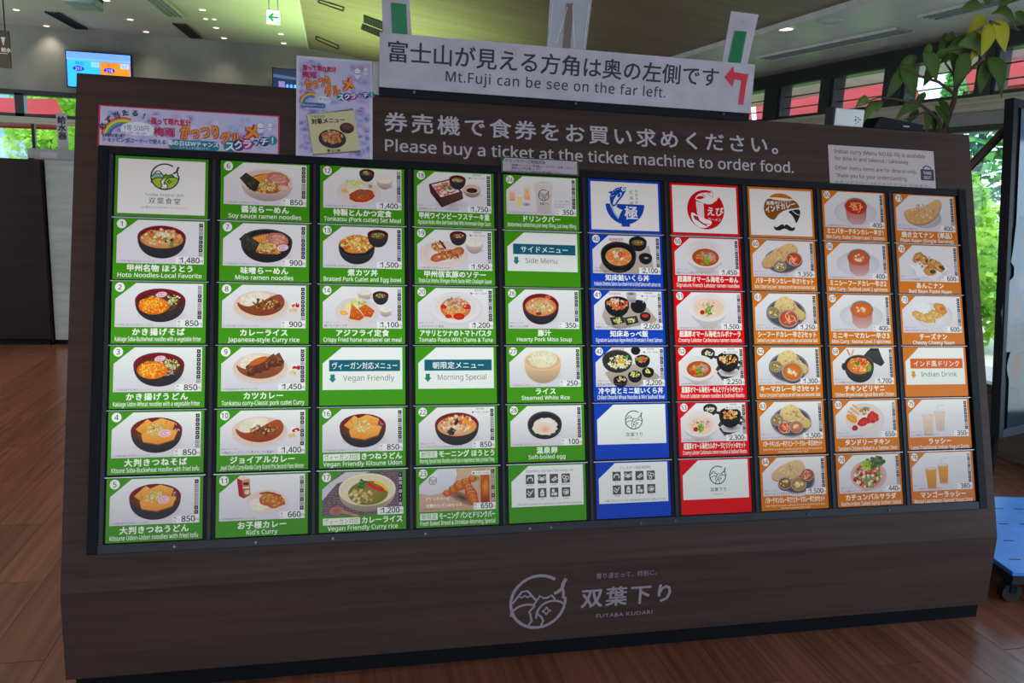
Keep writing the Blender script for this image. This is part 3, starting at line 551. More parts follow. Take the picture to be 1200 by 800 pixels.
def d_biryani(c):
    c.poly([(50, 14), (58, 6), (64, 1.8), (76, 3), (80, 14), (84, 22), (78, 27)], (70, 68, 68), (46, 44, 46)); c.rect(62, 2, 76, 5.4, (46, 44, 46))
    bowl(c, 44, 25, 23, 14, 8, (60, 56, 56), (90, 84, 80), (40, 36, 36)); c.ell(21, 27, 4, 5, (50, 46, 46)); c.ell(44, 26, 18.5, 11.5, (240, 150, 50), (214, 110, 30)); c.threads(44, 25, 17, 10, [(250, 200, 90), (240, 120, 40), (250, 226, 160), (206, 60, 30)], 100, .8, 6); c.scat(48, 20, 10, 5, [(226, 60, 30), (240, 100, 40)], 24, (1, 2.2)); c.scat(41, 22, 3.4, 3, [(80, 140, 40)], 16, (.8, 1.8)); c.ell(59, 29, 3.4, 5.5, (150, 190, 60), (110, 150, 40), 20); c.line([(30, 12), (26, 3)], 2, (226, 110, 60)); c.line([(33, 12), (36, 4)], 1.6, (226, 140, 90))
def d_tandoori(c):
    plate(c, 48, 25, 29, 20.5); 
    for a, b in (((26, 10), (40, 20)), ((30, 6), (44, 16)), ((22, 14), (36, 24))): c.line([a, b], 1.8, (240, 150, 60))
    c.ell(28, 25, 9, 4.4, (240, 170, 40), (226, 130, 30), 28); c.scat(48, 15, 8, 5, [(90, 130, 40), (130, 160, 60), (226, 120, 60), (240, 230, 190)], 40, (1, 2.4))
    c.blob(60, 24, 10, 7.6, (226, 60, 30), (190, 30, 20), .14, 20, -14); c.blob(45, 30, 9, 5.4, (222, 56, 26), (180, 26, 18), .14, 18, -20); c.blob(32, 38, 5, 3.6, (190, 30, 30), (150, 14, 22)); c.scat(56, 26, 10, 6, [(240, 90, 50), (190, 36, 24)], 36, (.7, 2))
def d_salad(c):
    c.ell(49, 29, 28, 20, (226, 180, 170), (214, 176, 176)); c.ell(49, 29, 25, 17.5, (196, 120, 100), (222, 166, 160)); c.scat(48, 29, 21, 15, [(206, 50, 40), (150, 180, 80), (230, 226, 190), (120, 160, 60), (226, 110, 80), (236, 236, 214), (176, 30, 30)], 130, (1.8, 3.8), .85, .3); c.scat(60, 11, 13, 8, [(70, 100, 40), (50, 76, 34), (100, 130, 50)], 60, (1.6, 3.6)); c.scat(46, 15, 8, 6, [(150, 200, 50), (190, 220, 90)], 40, (1, 2.6))
def d_naan(c): c.ell(48, 32, 28, 15, (206, 204, 210), (176, 174, 182)); naan(c, [(14, 26), (24, 20), (42, 20), (58, 12), (68, 5), (77, 6), (76, 18), (66, 32), (48, 42), (28, 42), (18, 36)], (228, 186, 134), (206, 154, 100))
def paperdish(c): shadow(c, 52, 38, 30, 12); c.poly([(18, 26), (30, 30), (48, 22), (70, 24), (82, 32), (66, 44), (56, 50), (48, 45), (30, 44), (28, 36)], (240, 238, 242), (222, 220, 228))
def d_anko(c):
    paperdish(c)
    for x, y, r in ((34, 18, -20), (45, 22, 30), (58, 26, 10), (67, 30, 30), (52, 36, 0)): c.blob(x, y, 10, 6.4, (226, 170, 96), (190, 126, 60), .18, 14, r); c.blob(x + 4, y + 1.5, 5, 2.6, (110, 60, 50), (80, 40, 36), .2, 10, r)
    c.scat(48, 26, 20, 10, [(236, 190, 120), (190, 126, 64), (90, 46, 40)], 50, (.8, 2))
def d_cheese(c):
    c.ell(54, 28, 30, 18, (236, 232, 236), (214, 206, 214)); c.poly([(20, 14), (34, 8), (50, 14), (40, 30)], (236, 236, 242))
    for x, y in ((28, 28), (37, 31), (47, 31), (56, 26)): c.blob(x, y, 10, 5.4, (240, 200, 120), (206, 150, 70), .14, 16, 28)
    c.blob(64, 18, 11, 7, (240, 186, 96), (206, 130, 50), .12, 16, 30); c.blob(67, 18, 5, 3, (220, 110, 50), (200, 120, 60)); c.scat(50, 28, 22, 8, [(250, 220, 150), (214, 160, 80)], 40, (.7, 1.8))
def cup(c, x, y, w, h, top, bot):
    shadow(c, x + 1, y + h, w, 3); c.poly([(x - w, y), (x + w, y), (x + w * .72, y + h), (x - w * .72, y + h)], top, bot); c.ell(x, y, w * 1.1, 1.9, (232, 226, 224), (206, 196, 194))
def d_lassi(a, b):
    def f(c): c.line([(50, 20), (49, 10), (60, 8.6)], .9, (206, 200, 200)); cup(c, 52, 18, 8.5, 24, a, b); cup(c, 33, 22, 9, 26, a, b)
    return f

def logo_green(c):
    futaba_logo(c, 53, 22.5, 15, (58, 62, 60), 1.7, ((128, 186, 176), (80, 160, 40), (160, 196, 40), (236, 236, 234)))
    c.text('Futaba Original dish', 53, 45.5, 4.4, (90, 92, 90), 'C', maxw=41); c.text('双葉食堂', 53, 54, 8, (60, 62, 60), 'C', maxw=40, space=1.25); c.text('心の豊かさくつろぎのオリジナルメニュー', 53, 60, 3, (80, 80, 80), 'C', maxw=50)
def logo_salmon(c):
    B = (20, 70, 176); W = (232, 234, 236)
    P = [(23, 32)] + [(50 - 27 * math.cos(math.radians(a)), 32 + 27 * math.sin(math.radians(a))) for a in range(10, 80, 10)] + [(44.5, 58.5), (44.5, 62), (56, 62), (56, 58.5)] + [(50 + 27 * math.cos(math.radians(a)), 32 + 27 * math.sin(math.radians(a))) for a in range(70, 9, -10)] + [(77, 32)]
    c.poly(P, B)
    fish = [(30, 32), (29, 24), (32, 16), (38, 11), (45, 9), (52, 9), (52, 14), (47, 22), (41, 29), (38, 34), (34, 36)]
    c.poly([(29, 32), (34, 44), (40, 52), (43, 45), (46, 40), (38, 36), (41, 29)], W); c.poly(fish, B); c.poly([(33, 33), (35, 26), (40, 19), (46, 16), (45, 21), (39, 28), (36, 33)], W); c.blob(42, 20.5, 2.2, 3, B, B, .05, 10, 30); c.ell(48.5, 12, 2.8, 2.8, W); c.ell(49, 12, 1.1, 1.1, B); c.poly([(27, 17), (33, 20), (32, 15)], B)
    c.line([(31, 32), (34, 42), (40, 50)], .8, B); c.line([(41, 34), (42, 39)], .8, B)
    for x, y in ((34, 17), (37, 14), (40, 12.5), (43, 11), (32, 22), (34.5, 21)): c.ell(x, y, .7, .6, W, n=8)
    for i, ch in enumerate('北海道'): c.text(ch, 56, 18 + i * 7.6, 6, (70, 86, 130))
    for i, ch in enumerate('知床漁師'): c.text(ch, 64.5, 15.5 + i * 5, 4, (90, 100, 130))
    c.text('極', 49, 50.5, 19, W, bold=.02)
def logo_ebi(c):
    Rr = (206, 12, 24); W = (238, 236, 236)
    c.ell(51, 35, 27, 27, Rr, n=56); c.poly([(64, 9), (71, 17.5), (79, 20), (79, 6)], W); c.sm([(58, 6), (66, 9), (72, 15), (66, 24), (62, 22)], W, k=1)
    c.sm([(36, 19), (42, 13), (54, 11), (63, 13), (66, 19), (63, 26), (54, 28), (42, 24), (37, 22)], W); c.sm([(37, 19.5), (42, 16), (51, 17), (46, 21), (38, 21)], Rr); c.line([(46, 14), (52, 17), (50, 19)], .8, Rr); c.line([(54, 13), (63, 18), (62, 11), (59, 8)], .9, Rr)
    c.poly([(37, 24), (48, 26), (48.5, 50), (39, 48)], W)
    for k in range(4): c.line([(39.2 + k * 2.3, 25), (40 + k * 2.3, 47)], .5, (206, 110, 116))
    c.sm([(29, 37), (42, 46), (60, 50), (58, 56), (48, 61), (38, 59), (30, 50)], (244, 242, 242), k=2); c.line([(33, 44), (37, 48), (44, 53), (52, 57)], 2.2, (176, 40, 50)); c.ell(37, 47, 4.2, 2.8, (190, 60, 66), (176, 40, 50), 35); c.line([(50, 54), (56, 55)], .8, (176, 40, 50))
    c.text('えび', 53, 42, 13, W, maxw=24, bold=.02); c.text('ラーメン', 54, 50, 5, W, maxw=20, bold=.01)
def logo_india(c):
    O = (196, 112, 20); B = (136, 84, 24); D = (40, 38, 36); W = (238, 236, 236)
    c.sm([(38.5, 46), (30, 43), (25, 37), (23.4, 29), (26, 20), (31.5, 15), (40, 17), (52, 17.6), (62, 17.6), (71, 16), (76, 21), (80, 27), (66, 28.6), (56, 31), (47, 36), (42, 42)], B, k=2)
    c.sm([(32, 14.4), (37, 10), (45, 7.6), (56, 8), (65, 11.6), (70, 15.4), (56, 14.2), (44, 13.4)], O, k=1)
    c.sm([(79.4, 28.6), (68, 30), (60, 33), (67, 38), (71, 46), (72.4, 50), (77, 42), (79.4, 36)], D, k=1); c.line([(67, 31), (73, 36), (78, 37)], .9, W)
    c.text('本格', 28, 24.8, 6.2, W, bold=.03, rot=-6); c.text('焼きたてナン', 41, 22.8, 4.2, W, bold=.012, rot=-6, maxw=25); c.text('インドカレー', 27, 35.5, 9.6, W, bold=.035, rot=-13, maxw=47)
    for q in (-1, 1): c.sm([(54, 52), (54 + q * 4, 50.6), (54 + q * 9, 54), (54 + q * 13, 56), (54 + q * 17, 53), (54 + q * 15, 59.5), (54 + q * 8, 60.4), (54 + q * 2, 57), (54, 58)], D, k=2)
def logo_small(ink):
    def f(c): futaba_logo(c, 53, 21, 11.5, ink, 1.3); c.text('双葉下り', 53, 41.5, 5.6, ink, 'C', space=1.15, bold=.01); c.text('FUTABA KUDARI', 53, 46, 1.8, ink, 'C')
    return f
def allergy(head, foot, names):
    def f(c):
        c.text(head, 53, 9, 4.2, (110, 112, 112), 'C', maxw=62)
        for i in range(8):
            x = 22 + (i % 4) * 15.4; y = 12 + (i // 4) * 17; c.rect(x, y, x + 11, y + 11.5, (84, 86, 88)); q = (222, 224, 224); X = x + 5.5; Y = y + 5.8
            if i == 0: c.arc(X, Y + .5, 3.4, 2.8, 150, 400, 1.3, q); c.line([(X - 3, Y - 2), (X + 2, Y - 3.6)], .7, q)
            elif i == 1: c.ell(X, Y, 3, 2.2, q); c.arc(X - 3, Y - 1, 1.8, 2, 90, 330, .9, q); c.arc(X + 3, Y - 1, 1.8, 2, -150, 90, .9, q)
            elif i == 2:
                for k in range(3): c.ell(X - 2 + k * 2, Y + 1 - k * 1.4, 1.5, .8, q, rot=-50); c.ell(X - .4 + k * 2, Y + 2.4 - k * 1.2, 1.4, .8, q, rot=20)
            elif i == 3: c.arc(X - 2, Y - 1.6, 2, 2, 0, 360, .9, q); c.arc(X + 2, Y - .6, 2, 2, 0, 360, .9, q); c.arc(X - .6, Y + 2.6, 1.6, 1.6, 0, 360, .9, q)
            elif i == 4: c.line([(X - 4, Y), (X - 1, Y + 3.4), (X + 1, Y), (X + 3.4, Y - 3.6)], 1.3, q); c.line([(X - 3.4, Y - 3), (X, Y)], 1, q)
            elif i == 5: c.rr(X - 2.6, Y - 1.6, X + 2.6, Y + 4, .6, q); c.rect(X - 1.6, Y - 4, X + 1.6, Y - 1.2, q); c.rect(X - 2, Y + .6, X + 2, Y + 1.4, (84, 86, 88))
            elif i == 6: c.ell(X - 1.2, Y - 2, 1.8, 2.2, q); c.ell(X + 1.6, Y + 2, 2.4, 2, q); c.ell(X - 2.4, Y + 2.2, 1.4, 1.6, q)
            else: c.arc(X, Y, 3.4, 3, 0, 360, .8, q); c.ell(X + .4, Y + .3, 2.2, 1.8, q)
            c.text(names[i], X, y + 14, 2.3, (96, 98, 98), 'C', maxw=13)
        c.text(foot, 53, 49.3, 3, (96, 98, 98), 'C', maxw=84)
    return f
AL_E = allergy('Ingredients that have food allergy risk', 'This menu contains the ingredients shown by the pictograms.', ['Shrimp', 'Crab', 'Wheat', 'Buckwheat', 'Peanut', 'Milk', 'Eggs', 'Walnut'])
AL_J = allergy('アレルギー特定原材料', '料理に含まれるアレルギー特定原材料を絵文字で表示しています。', ['えび', 'かに', '小麦', 'そば', '落花生', '乳', '卵', 'くるみ'])

G = (66, 148, 14); BLUE = (18, 66, 190); REDC = (222, 12, 20); OR = (214, 118, 16)
TEAL = (22, 96, 118)
VG = 'ヴィーガン対応'; MS = '朝限定'
# column by column, top to bottom: (kind, number, title, english, price, picture, label words, options)
CARDS = [
 [('logo', '', '', '', '', logo_green, 'green-framed white card with the round mountain emblem in colour', {}),
  ('m', '1', '甲州名物 ほうとう', 'Hoto Noodles-Local Favorite', '1,480', d_hoto, 'green menu card 1 with hoto noodles in a red-lined bowl', {}),
  ('m', '2', 'かき揚げそば', 'Kakiage Soba-Buckwheat noodles with a vegetable fritter', '850', d_kakiage(False), 'green menu card 2 with soba under an orange fritter', {'s': 1.2}),
  ('m', '3', 'かき揚げうどん', 'Kakiage Udon-Wheat noodles with a vegetable fritter', '850', d_kakiage(True), 'green menu card 3 with udon under an orange fritter', {'s': 1.2}),
  ('m', '4', '大判きつねそば', 'Kitsune Soba-Buckwheat noodles with fried tofu', '850', d_kitsune(), 'green menu card 4 with soba under fried tofu', {'s': 1.2}),
  ('m', '5', '大判きつねうどん', 'Kitsune Udon-Udon noodles with fried tofu', '850', d_kitsune(), 'green menu card 5 with udon under fried tofu, bottom left corner', {'s': 1.1})],
 [('m', '6', '醤油らーめん', 'Soy sauce ramen noodles', '850', d_ramen(False), 'green menu card 6 with soy sauce ramen in a pale bowl', {'s': 1.1}),
  ('m', '7', '味噌らーめん', 'Miso ramen noodles', '900', d_ramen(True), 'green menu card 7 with miso ramen in a black bowl', {'s': 1.1}),
  ('m', '8', 'カレーライス', 'Japanese-style Curry rice', '900', d_curry('rice'), 'green menu card 8 with brown curry rice on an oval plate', {'s': 1.1}),
  ('m', '9', 'カツカレー', 'Tonkatsu curry-Classic pork cutlet Curry', '1,450', d_curry('katsu'), 'green menu card 9 with sliced cutlet curry on a plate', {'s': 1.1}),
  ('m', '10', 'ジョイアルカレー', "Joyal Chef's Curry-Kanda Curry Grand Prix Second Place Winner", '1,400', d_curry('chef'), 'green menu card 10 with dark orange curry rice', {'s': 1.1, 'n': '〜神田カレーグランプリ準グランプリ受賞〜'}),
  ('m', '11', 'お子様カレー', "Kid's Curry", '660', d_kids, 'green menu card 11 with a red juice box beside curry', {'s': 1.1})],
 [('m', '12', '特製とんかつ定食', 'Tonkatsu (Pork cutlet) Set Meal', '1,400', d_tonkatsu, 'green menu card 12 with a pork cutlet set meal', {}),
  ('m', '13', '煮カツ丼', 'Braised Pork Cutlet and Egg bowl', '1,500', d_katsudon, 'green menu card 13 with an egg and cutlet bowl', {'s': 1.1}),
  ('m', '14', 'アジフライ定食', 'Crispy Fried horse mackerel set meal', '1,100', d_mackerel, 'green menu card 14 with two fried mackerel pieces', {'s': 1.1, 'n': '揚げたてをどうぞ'}),
  ('h', '', 'ヴィーガン対応メニュー', 'Vegan Friendly', '', None, 'green heading card reading Vegan Friendly', {}),
  ('m', '16', 'きつねうどん', 'Vegan Friendly Kitsune Udon', '850', d_kitsune(True), 'green menu card 16 with vegan tofu udon', {'pre': VG}),
  ('m', '17', 'カレーライス', 'Vegan Friendly Curry rice', '1,200', d_curryplace, 'green menu card 17 with vegan curry on a woven mat', {'pre': VG})],
 [('m', '18', '甲州ワインビーフステーキ重', 'Signature Koshu Wine Beef Steak Bowl With Homemade Ginger Sauce', '1,750', d_beefbox, 'green menu card 18 with beef in a square box', {'t': 1, 'n': '自家製のオニオンソースでどうぞ'}),
  ('m', '19', '甲州信玄豚のソテー', 'Thick-Cut Koshu Shingen Pork Saute With Chaliapin Sauce', '1,950', d_pork, 'green menu card 19 with sauteed pork on a plate', {'t': 1}),
  ('m', '20', 'アサリとツナのトマトパスタ', 'Tomato Pasta-With Clams & Tuna', '1,200', d_pasta, 'green menu card 20 with tomato pasta on a white plate', {'t': 1, 'n': 'こだわりのツナ使用'}),
  ('h', '', '朝限定メニュー', 'Morning Special', '', None, 'green heading card reading Morning Special', {}),
  ('m', '22', 'モーニング ほうとう', 'Morning Special Hoto Noodles-small size to experience Hoto (Limited Time)', '850', d_morninghoto, 'green menu card 22 with a small bowl of hoto noodles', {'pre': MS, 't': 1, 'n': 'ハーフサイズのかぼちゃほうとう'}),
  ('m', '23', 'モーニング パンとドリンクバー', 'Fresh Baked Bread & Drinkbar-Morning Special', '650', d_bread, 'green menu card 23 with two baked rolls on boards', {'pre': MS, 't': 2})],
 [('m', '24', 'ドリンクバー', 'Bottomless softdrinks-just keep filling, just keep filling', '350', d_drinkbar, 'green menu card 24 with a tall paper cup', {}),
  ('h', '', 'サイドメニュー', 'Side Menu', '', None, 'green heading card reading Side Menu', {}),
  ('m', '26', '豚汁', 'Hearty Pork Miso Soup', '350', d_tonjiru, 'green menu card 26 with pork miso soup', {'s': 1.1, 'n': '具だくさんの味！'}),
  ('m', '27', 'ライス', 'Steamed White Rice', '250', d_rice, 'green menu card 27 with a beige bowl of white rice', {'s': 1.2}),
  ('m', '28', '温泉卵', 'Soft-boiled egg', '100', d_egg, 'green menu card 28 with an egg in a dark bowl', {'s': 1.2}),
  ('a', '', '', '', '', AL_E, 'green card with allergy pictograms and English captions', {})],
 [('logo', '', '', '', '', logo_salmon, 'blue-framed white card with a salmon leaping from a bowl', {}),
  ('m', '40', '知床鮭いくら丼', 'Hokkaido Shiretoko Salmon Ikura Bowl-Fresh & Grilled Salmon with salmon roe', '2,100', d_salmon, 'blue menu card 40 with a salmon and roe rice bowl', {'n': '知床産の鮭といくらを使用'}),
  ('m', '41', '知床あっぺ飯', "Signature Luxurious Appe-Meshi-Shiretoko's Finest Salmon", '2,600', d_appe, 'blue menu card 41 with a tray of black dishes', {'t': 1, 'n': '海鮮たっぷりの贅沢な一品です'}),
  ('m', '42', '冷や麦とミニ鮭いくら丼', 'Chilled Ohtoriki Wheat Noodles & Mini Seafood Bowl', '2,200', d_hiyamugi, 'blue menu card 42 with chilled noodles and small bowls', {'t': 1, 'n': '産直品の贅沢な食材をどうぞ'}),
  ('b', '', '', '', '', logo_small((70, 110, 100)), 'blue card with a white field and small round emblem', {}),
  ('a', '', '', '', '', AL_J, 'blue card with allergy pictograms and Japanese captions', {})],
 [('logo', '', '', '', '', logo_ebi, 'red-framed white card with a round red shrimp ramen emblem', {}),
  ('m', '50', '超濃厚オマール海老らーめん', 'Signature French Lobster ramen noodles', '1,450', d_lob1, 'red menu card 50 with lobster ramen in a wide white bowl', {'n': '海老づくしの贅沢スープ'}),
  ('m', '51', '超濃厚オマール海老カルボナーラ', 'Creamy Lobster Carbonara ramen noodles', '1,500', d_lob2, 'red menu card 51 with creamy ramen in a white bowl', {}),
  ('m', '52', '超濃厚オマール海老らーめんとリゾットのセット', 'French Lobster ramen noodles & Seafood Risotto', '2,250', lobset(False), 'red menu card 52 with orange ramen and a black pan', {'t': 1}),
  ('m', '53', '超濃厚オマール海老カルボナーラとリゾットのセット', 'Creamy Lobster Carbonara ramen noodles & Seafood Risotto', '2,300', lobset(True), 'red menu card 53 with creamy ramen and a black pan', {'t': 1}),
  ('b', '', '', '', '', logo_small((40, 90, 110)), 'red card with a white field and small round emblem', {})],
 [('logo', '', '', '', '', logo_india, 'orange-framed white card with a turban and moustache emblem', {}),
  ('m', '60', 'バターチキンカレー辛さ1セット', 'Butter Chicken Curry (Level 1 spiciness) set with Naan and Kachumber Salad', '1,350', d_butter, 'orange menu card 60 with long naan and red curry', {'n': 'カレー・ナン・カチュンバルのセット'}),
  ('m', '61', 'シーフードカレー辛さ2セット', 'Seafood Curry (Level 2 spiciness) set with Naan and Kachumber Salad', '1,250', d_seafood, 'orange menu card 61 with naan over one large red curry', {'n': 'カレー・ナン・カチュンバルのセット'}),
  ('m', '62', 'キーマカレー辛さ3セット', 'Keema Curry (Level 3 spiciness) set with Naan and Kachumber Salad', '1,300', d_keema, 'orange menu card 62 with naan over one orange keema curry', {'n': 'カレー・ナン・カチュンバルのセット'}),
  ('m', '63', 'バターチキンカレー辛さ1とシーフードカレー辛さ2のセット', 'Butter Chicken Curry (Level 1 spiciness) and Seafood Curry (Level 2 spiciness) set', '1,500', d_set63, 'orange menu card 63 with naan over two curries side by side', {'n': 'カレー・ナン・カチュンバルのセット', '2': 'with Naan and Kachumber Salad'}),
  ('m', '64', 'バターチキンカレー辛さ1とキーマカレー辛さ3のセット', 'Butter Chicken Curry (Level 1 spiciness) and Keema Curry (Level 3 spiciness) set', '1,500', d_set64, 'orange menu card 64 with pale naan and three small curry bowls', {'n': 'カレー・ナン・カチュンバルのセット', '2': 'with Naan and Kachumber Salad'})],
 [('m', '65', 'ミニバターチキンカレー辛さ1', 'Mini Curry : Butter Chicken Level 1 spiciness', '400', d_mini((222, 50, 20), 1), 'orange menu card 65 with a red curry in a glass cup', {}),
  ('m', '66', 'ミニシーフードカレー辛さ2', 'Mini Curry : Seafood Level 2 spiciness', '400', d_mini((226, 100, 60), 2), 'orange menu card 66 with a salmon-coloured curry in a glass cup', {}),
  ('m', '67', 'ミニキーマカレー辛さ3', 'Mini Curry : Keema Level 3 spiciness', '400', d_mini((232, 116, 40), 2), 'orange menu card 67 with an orange curry in a glass cup', {}),
  ('m', '68', 'チキンビリヤニ', 'Chicken Biryani-Indian Spiced Rice with Chicken', '1,700', d_biryani, 'orange menu card 68 with biryani in a lidded black pot', {'s': 1.1, 'n': 'インド風炊き込みご飯'}),
  ('m', '69', 'タンドリーチキン', 'Tandoori Chicken-Baked in a Tandoor Oven', '650', d_tandoori, 'orange menu card 69 with red tandoori chicken on a plate', {'n': 'スパイスたっぷりのチキン'}),
  ('m', '70', 'カチュンバルサラダ', 'Kachumber Salad-Spicy Indian Salad', '440', d_salad, 'orange menu card 70 with a mixed chopped salad', {'n': 'インド風スパイシーサラダ'})],
 [('m', '71', '焼き立てナン（単品）', 'Plain Naan (Single Serving)', '400', d_naan, 'orange menu card 71 with one plain naan, top right corner', {'n': 'ナンのみの単品です'}),
  ('m', '72', 'あんこナン', 'Red Bean Paste Naan', '600', d_anko, 'orange menu card 72 with bean paste naan on white paper', {'s': 1.1, 'n': '甘じょっぱい新感覚'}),
  ('m', '73', 'チーズナン', 'Cheesy Cheesy Naan', '600', d_cheese, 'orange menu card 73 with cheese naan slices on a plate', {'s': 1.1, 'n': 'はちみつをかけてどうぞ'}),
  ('h', '', 'インド風ドリンク', 'Indian Drink', '', None, 'orange heading card reading Indian Drink', {}),
  ('m', '75', 'ラッシー', 'Lassi-Traditional Indian Yogurt Drink', '350', d_lassi((232, 206, 190), (214, 180, 160)), 'orange menu card 75 with two pale lassi cups', {'s': 1.2, 'n': 'インド風ヨーグルトドリンク'}),
  ('m', '76', 'マンゴーラッシー', 'Mango Lassi-Mango Flavored Yogurt Drink', '380', d_lassi((226, 160, 50), (214, 130, 20)), 'orange menu card 76 with two yellow mango lassi cups', {'s': 1.1, 'n': 'インド風ヨーグルトドリンク'})],
]
COLX = [(0, .296), (.337, .298), (.672, .297), (1.005, .296), (1.339, .292), (1.671, .295), (2.007, .294), (2.3415, .294), (2.676, .299), (3.0145, .306)]
ROWY = [-.001, .2145, .430, .6462, .8622, 1.0800]
CH = .2065
P0 = Vector((-.7222, 2.9755, 1.7648)); TL_ = .28047
VN = Vector((0, -math.cos(TL_), math.sin(TL_))); VU = Vector((0, math.sin(TL_), math.cos(TL_)))
def bpt(u, v, n=0): return P0 + Vector((u, 0, 0)) - VU * v + VN * n
def bmtx(u, v, n=0):
    o = bpt(u, v, n); return Matrix(((1, 0, 0, o.x), (0, VU.y, VN.y, o.y), (0, VU.z, VN.z, o.z), (0, 0, 0, 1)))

def build_card(ci, ri, spec):
    kind, num, title, eng, price, art, label, opt = spec
    x, wd = COLX[ci]; unit = wd / 100; H = CH / unit
    col = G if ci <= 4 else BLUE if ci == 5 else REDC if ci == 6 else OR
    root = empty('menu_card', mtx=bmtx(x, ROWY[ri], 0))
    tag(root, label, 'menu card', 'backlit menu cards in the light box')
    mb = MB(); mb.box(0, -CH, -.003, wd, 0, 0); mb.build('acrylic_sheet', M['cardwhite'], root)
    k = Canvas(unit, .0001); k.rect(0, 0, 100, H, col)
    if kind == 'logo': k.rect(3.2, 3, 96.8, H - 3.2, (238, 236, 236))
    k.build('printed_ground', M['lit'], root)
    if kind == 'logo':
        k = Canvas(unit, .0002); art(k); k.build('emblem', M['lit'], root); return root
    k = Canvas(unit, .0002)
    if kind == 'm':
        bg(k)
        if art: art(k)
    else: k.rect(3.6, 1.2, 96.6, 51.3, (238, 240, 240), (232, 236, 234))
    if kind in 'ba': art(k)
    k.build('picture', M['lit'], root)
    z1 = k.z + .0002
    k = Canvas(unit, z1); k.poly([(0, 0), (27, 0), (3.7, 20), (0, 23)], col)
    if kind == 'm' and num: k.ell(8.4, 6.4, 5.1, 5.3, (244, 244, 244)); k.text(num, 8.4, 9.2, 7.9, (60, 66, 60), 'C', maxw=7.4, bold=.012)
    k.build('number_badge' if num else 'corner_triangle', M['lit'], root)
    if kind == 'h':
        k = Canvas(unit, z1 + .0003); bc = (222, 96, 14) if col == OR else TEAL; ac = (226, 150, 40) if col == OR else (30, 130, 120)
        k.rect(11, 16, 94, 29.5, bc); k.text(title, 52.5, 26.3, 9, (244, 246, 246), 'C', maxw=76, bold=.01, space=1.05)
        k.rect(12.5, 33, 17.5, 38, ac); k.poly([(10.6, 38), (19.4, 38), (15, 43)], ac); k.text(eng, 27, 40.6, 9, (110, 116, 116), w=min(60, 4.7 * len(eng)))
        k.build('heading_band', M['lit'], root); return root
    if kind in 'ba': return root
    # allergen icon column
    k = Canvas(unit, z1 + .0002); rnd = random.Random(ci * 10 + ri)
    for i in range(8):
        y = 3.6 + i * 4.85; on = rnd.random() < .72; k.rect(91.2, y, 95.3, y + 4.2, (34, 34, 38) if on else (80, 80, 84)); q = (220, 220, 220)
        if not on: k.rect(91.7, y + .5, 94.8, y + 3.6, (196, 196, 198)); q = (80, 80, 84)
        k.ell(93.2, y + 2.1, .85, .6, q, n=8)
    k.build('allergen_icons', M['lit'], root)
    # small print and serving-time tag
    k = Canvas(unit, z1 + .0002)
    if opt.get('n'): k.text(opt['n'], 5, 49.6, 3.4, (90, 88, 92), maxw=58); k.text('写真はイメージです', 5, 45, 2, (110, 108, 112), maxw=28)
    else: k.text('この写真は盛り付け例のイメージです', 5, 49.8, 2.3, (100, 98, 102), maxw=50)
    k.build('small_print', M['lit'], root)
    if opt.get('t'):
        k = Canvas(unit, z1 + .0002)
        k.rr(67, 5, 90, 9.6, .8, (236, 236, 238)); k.text('●11:00〜20:00', 78.5, 8.5, 3, (110, 80, 80), 'C', maxw=21); k.text('提供時間', 78.5, 4.4, 2.6, (110, 110, 112), 'C', maxw=12); k.build('serving_time_tag', M['lit'], root)
    k = Canvas(unit, z1 + .0004); k.rr(66.5 if len(price) > 3 else 69, 43, 96.6, 51.3, 1, (238, 238, 240))
    k.text('税', 69.8, 46.4, 3, (70, 70, 74)); k.text('込', 69.8, 50.0, 3, (70, 70, 74)); k.text(price, 92.2, 49.8, 8.6, (58, 58, 62), 'R', maxw=20.5, bold=.022); k.text('円', 92.3, 49.8, 4.5, (80, 80, 84))
    k.build('price_tag', M['lit'], root)
    k = Canvas(unit, z1 + .0002); x0, x1 = 5, 95.5; Wt = (246, 248, 240); pre = opt.get('pre')
    if pre:
        pw = 42 if pre == VG else 21; k.rr(4.5, 53.2, 4.5 + pw, 61, .8, (236, 238, 232)); k.text(pre, 4.5 + pw / 2, 59.6, 7, (70, 150, 30), 'C', maxw=pw - 3); x0 = 6.5 + pw
        k.text(title, x0, 60, 8.4, Wt, maxw=95.5 - x0, bold=.03)
    else: k.text(title, 50, 60, 8.6, Wt, 'C', maxw=88, bold=.03, space=opt.get('s', 1.02))
    k.build('japanese_title', M['lit'], root)
    k = Canvas(unit, z1 + .0002)
    if opt.get('2'): k.text(eng, 50, 65, 3.2, Wt, 'C', maxw=88); k.text(opt['2'], 50, 68.4, 2.9, Wt, 'C', maxw=50)
    else: k.text(eng, 50, 67.3, 6.8, Wt, 'C', maxw=91, bold=.012)
    k.build('english_title', M['lit'], root)
    return root

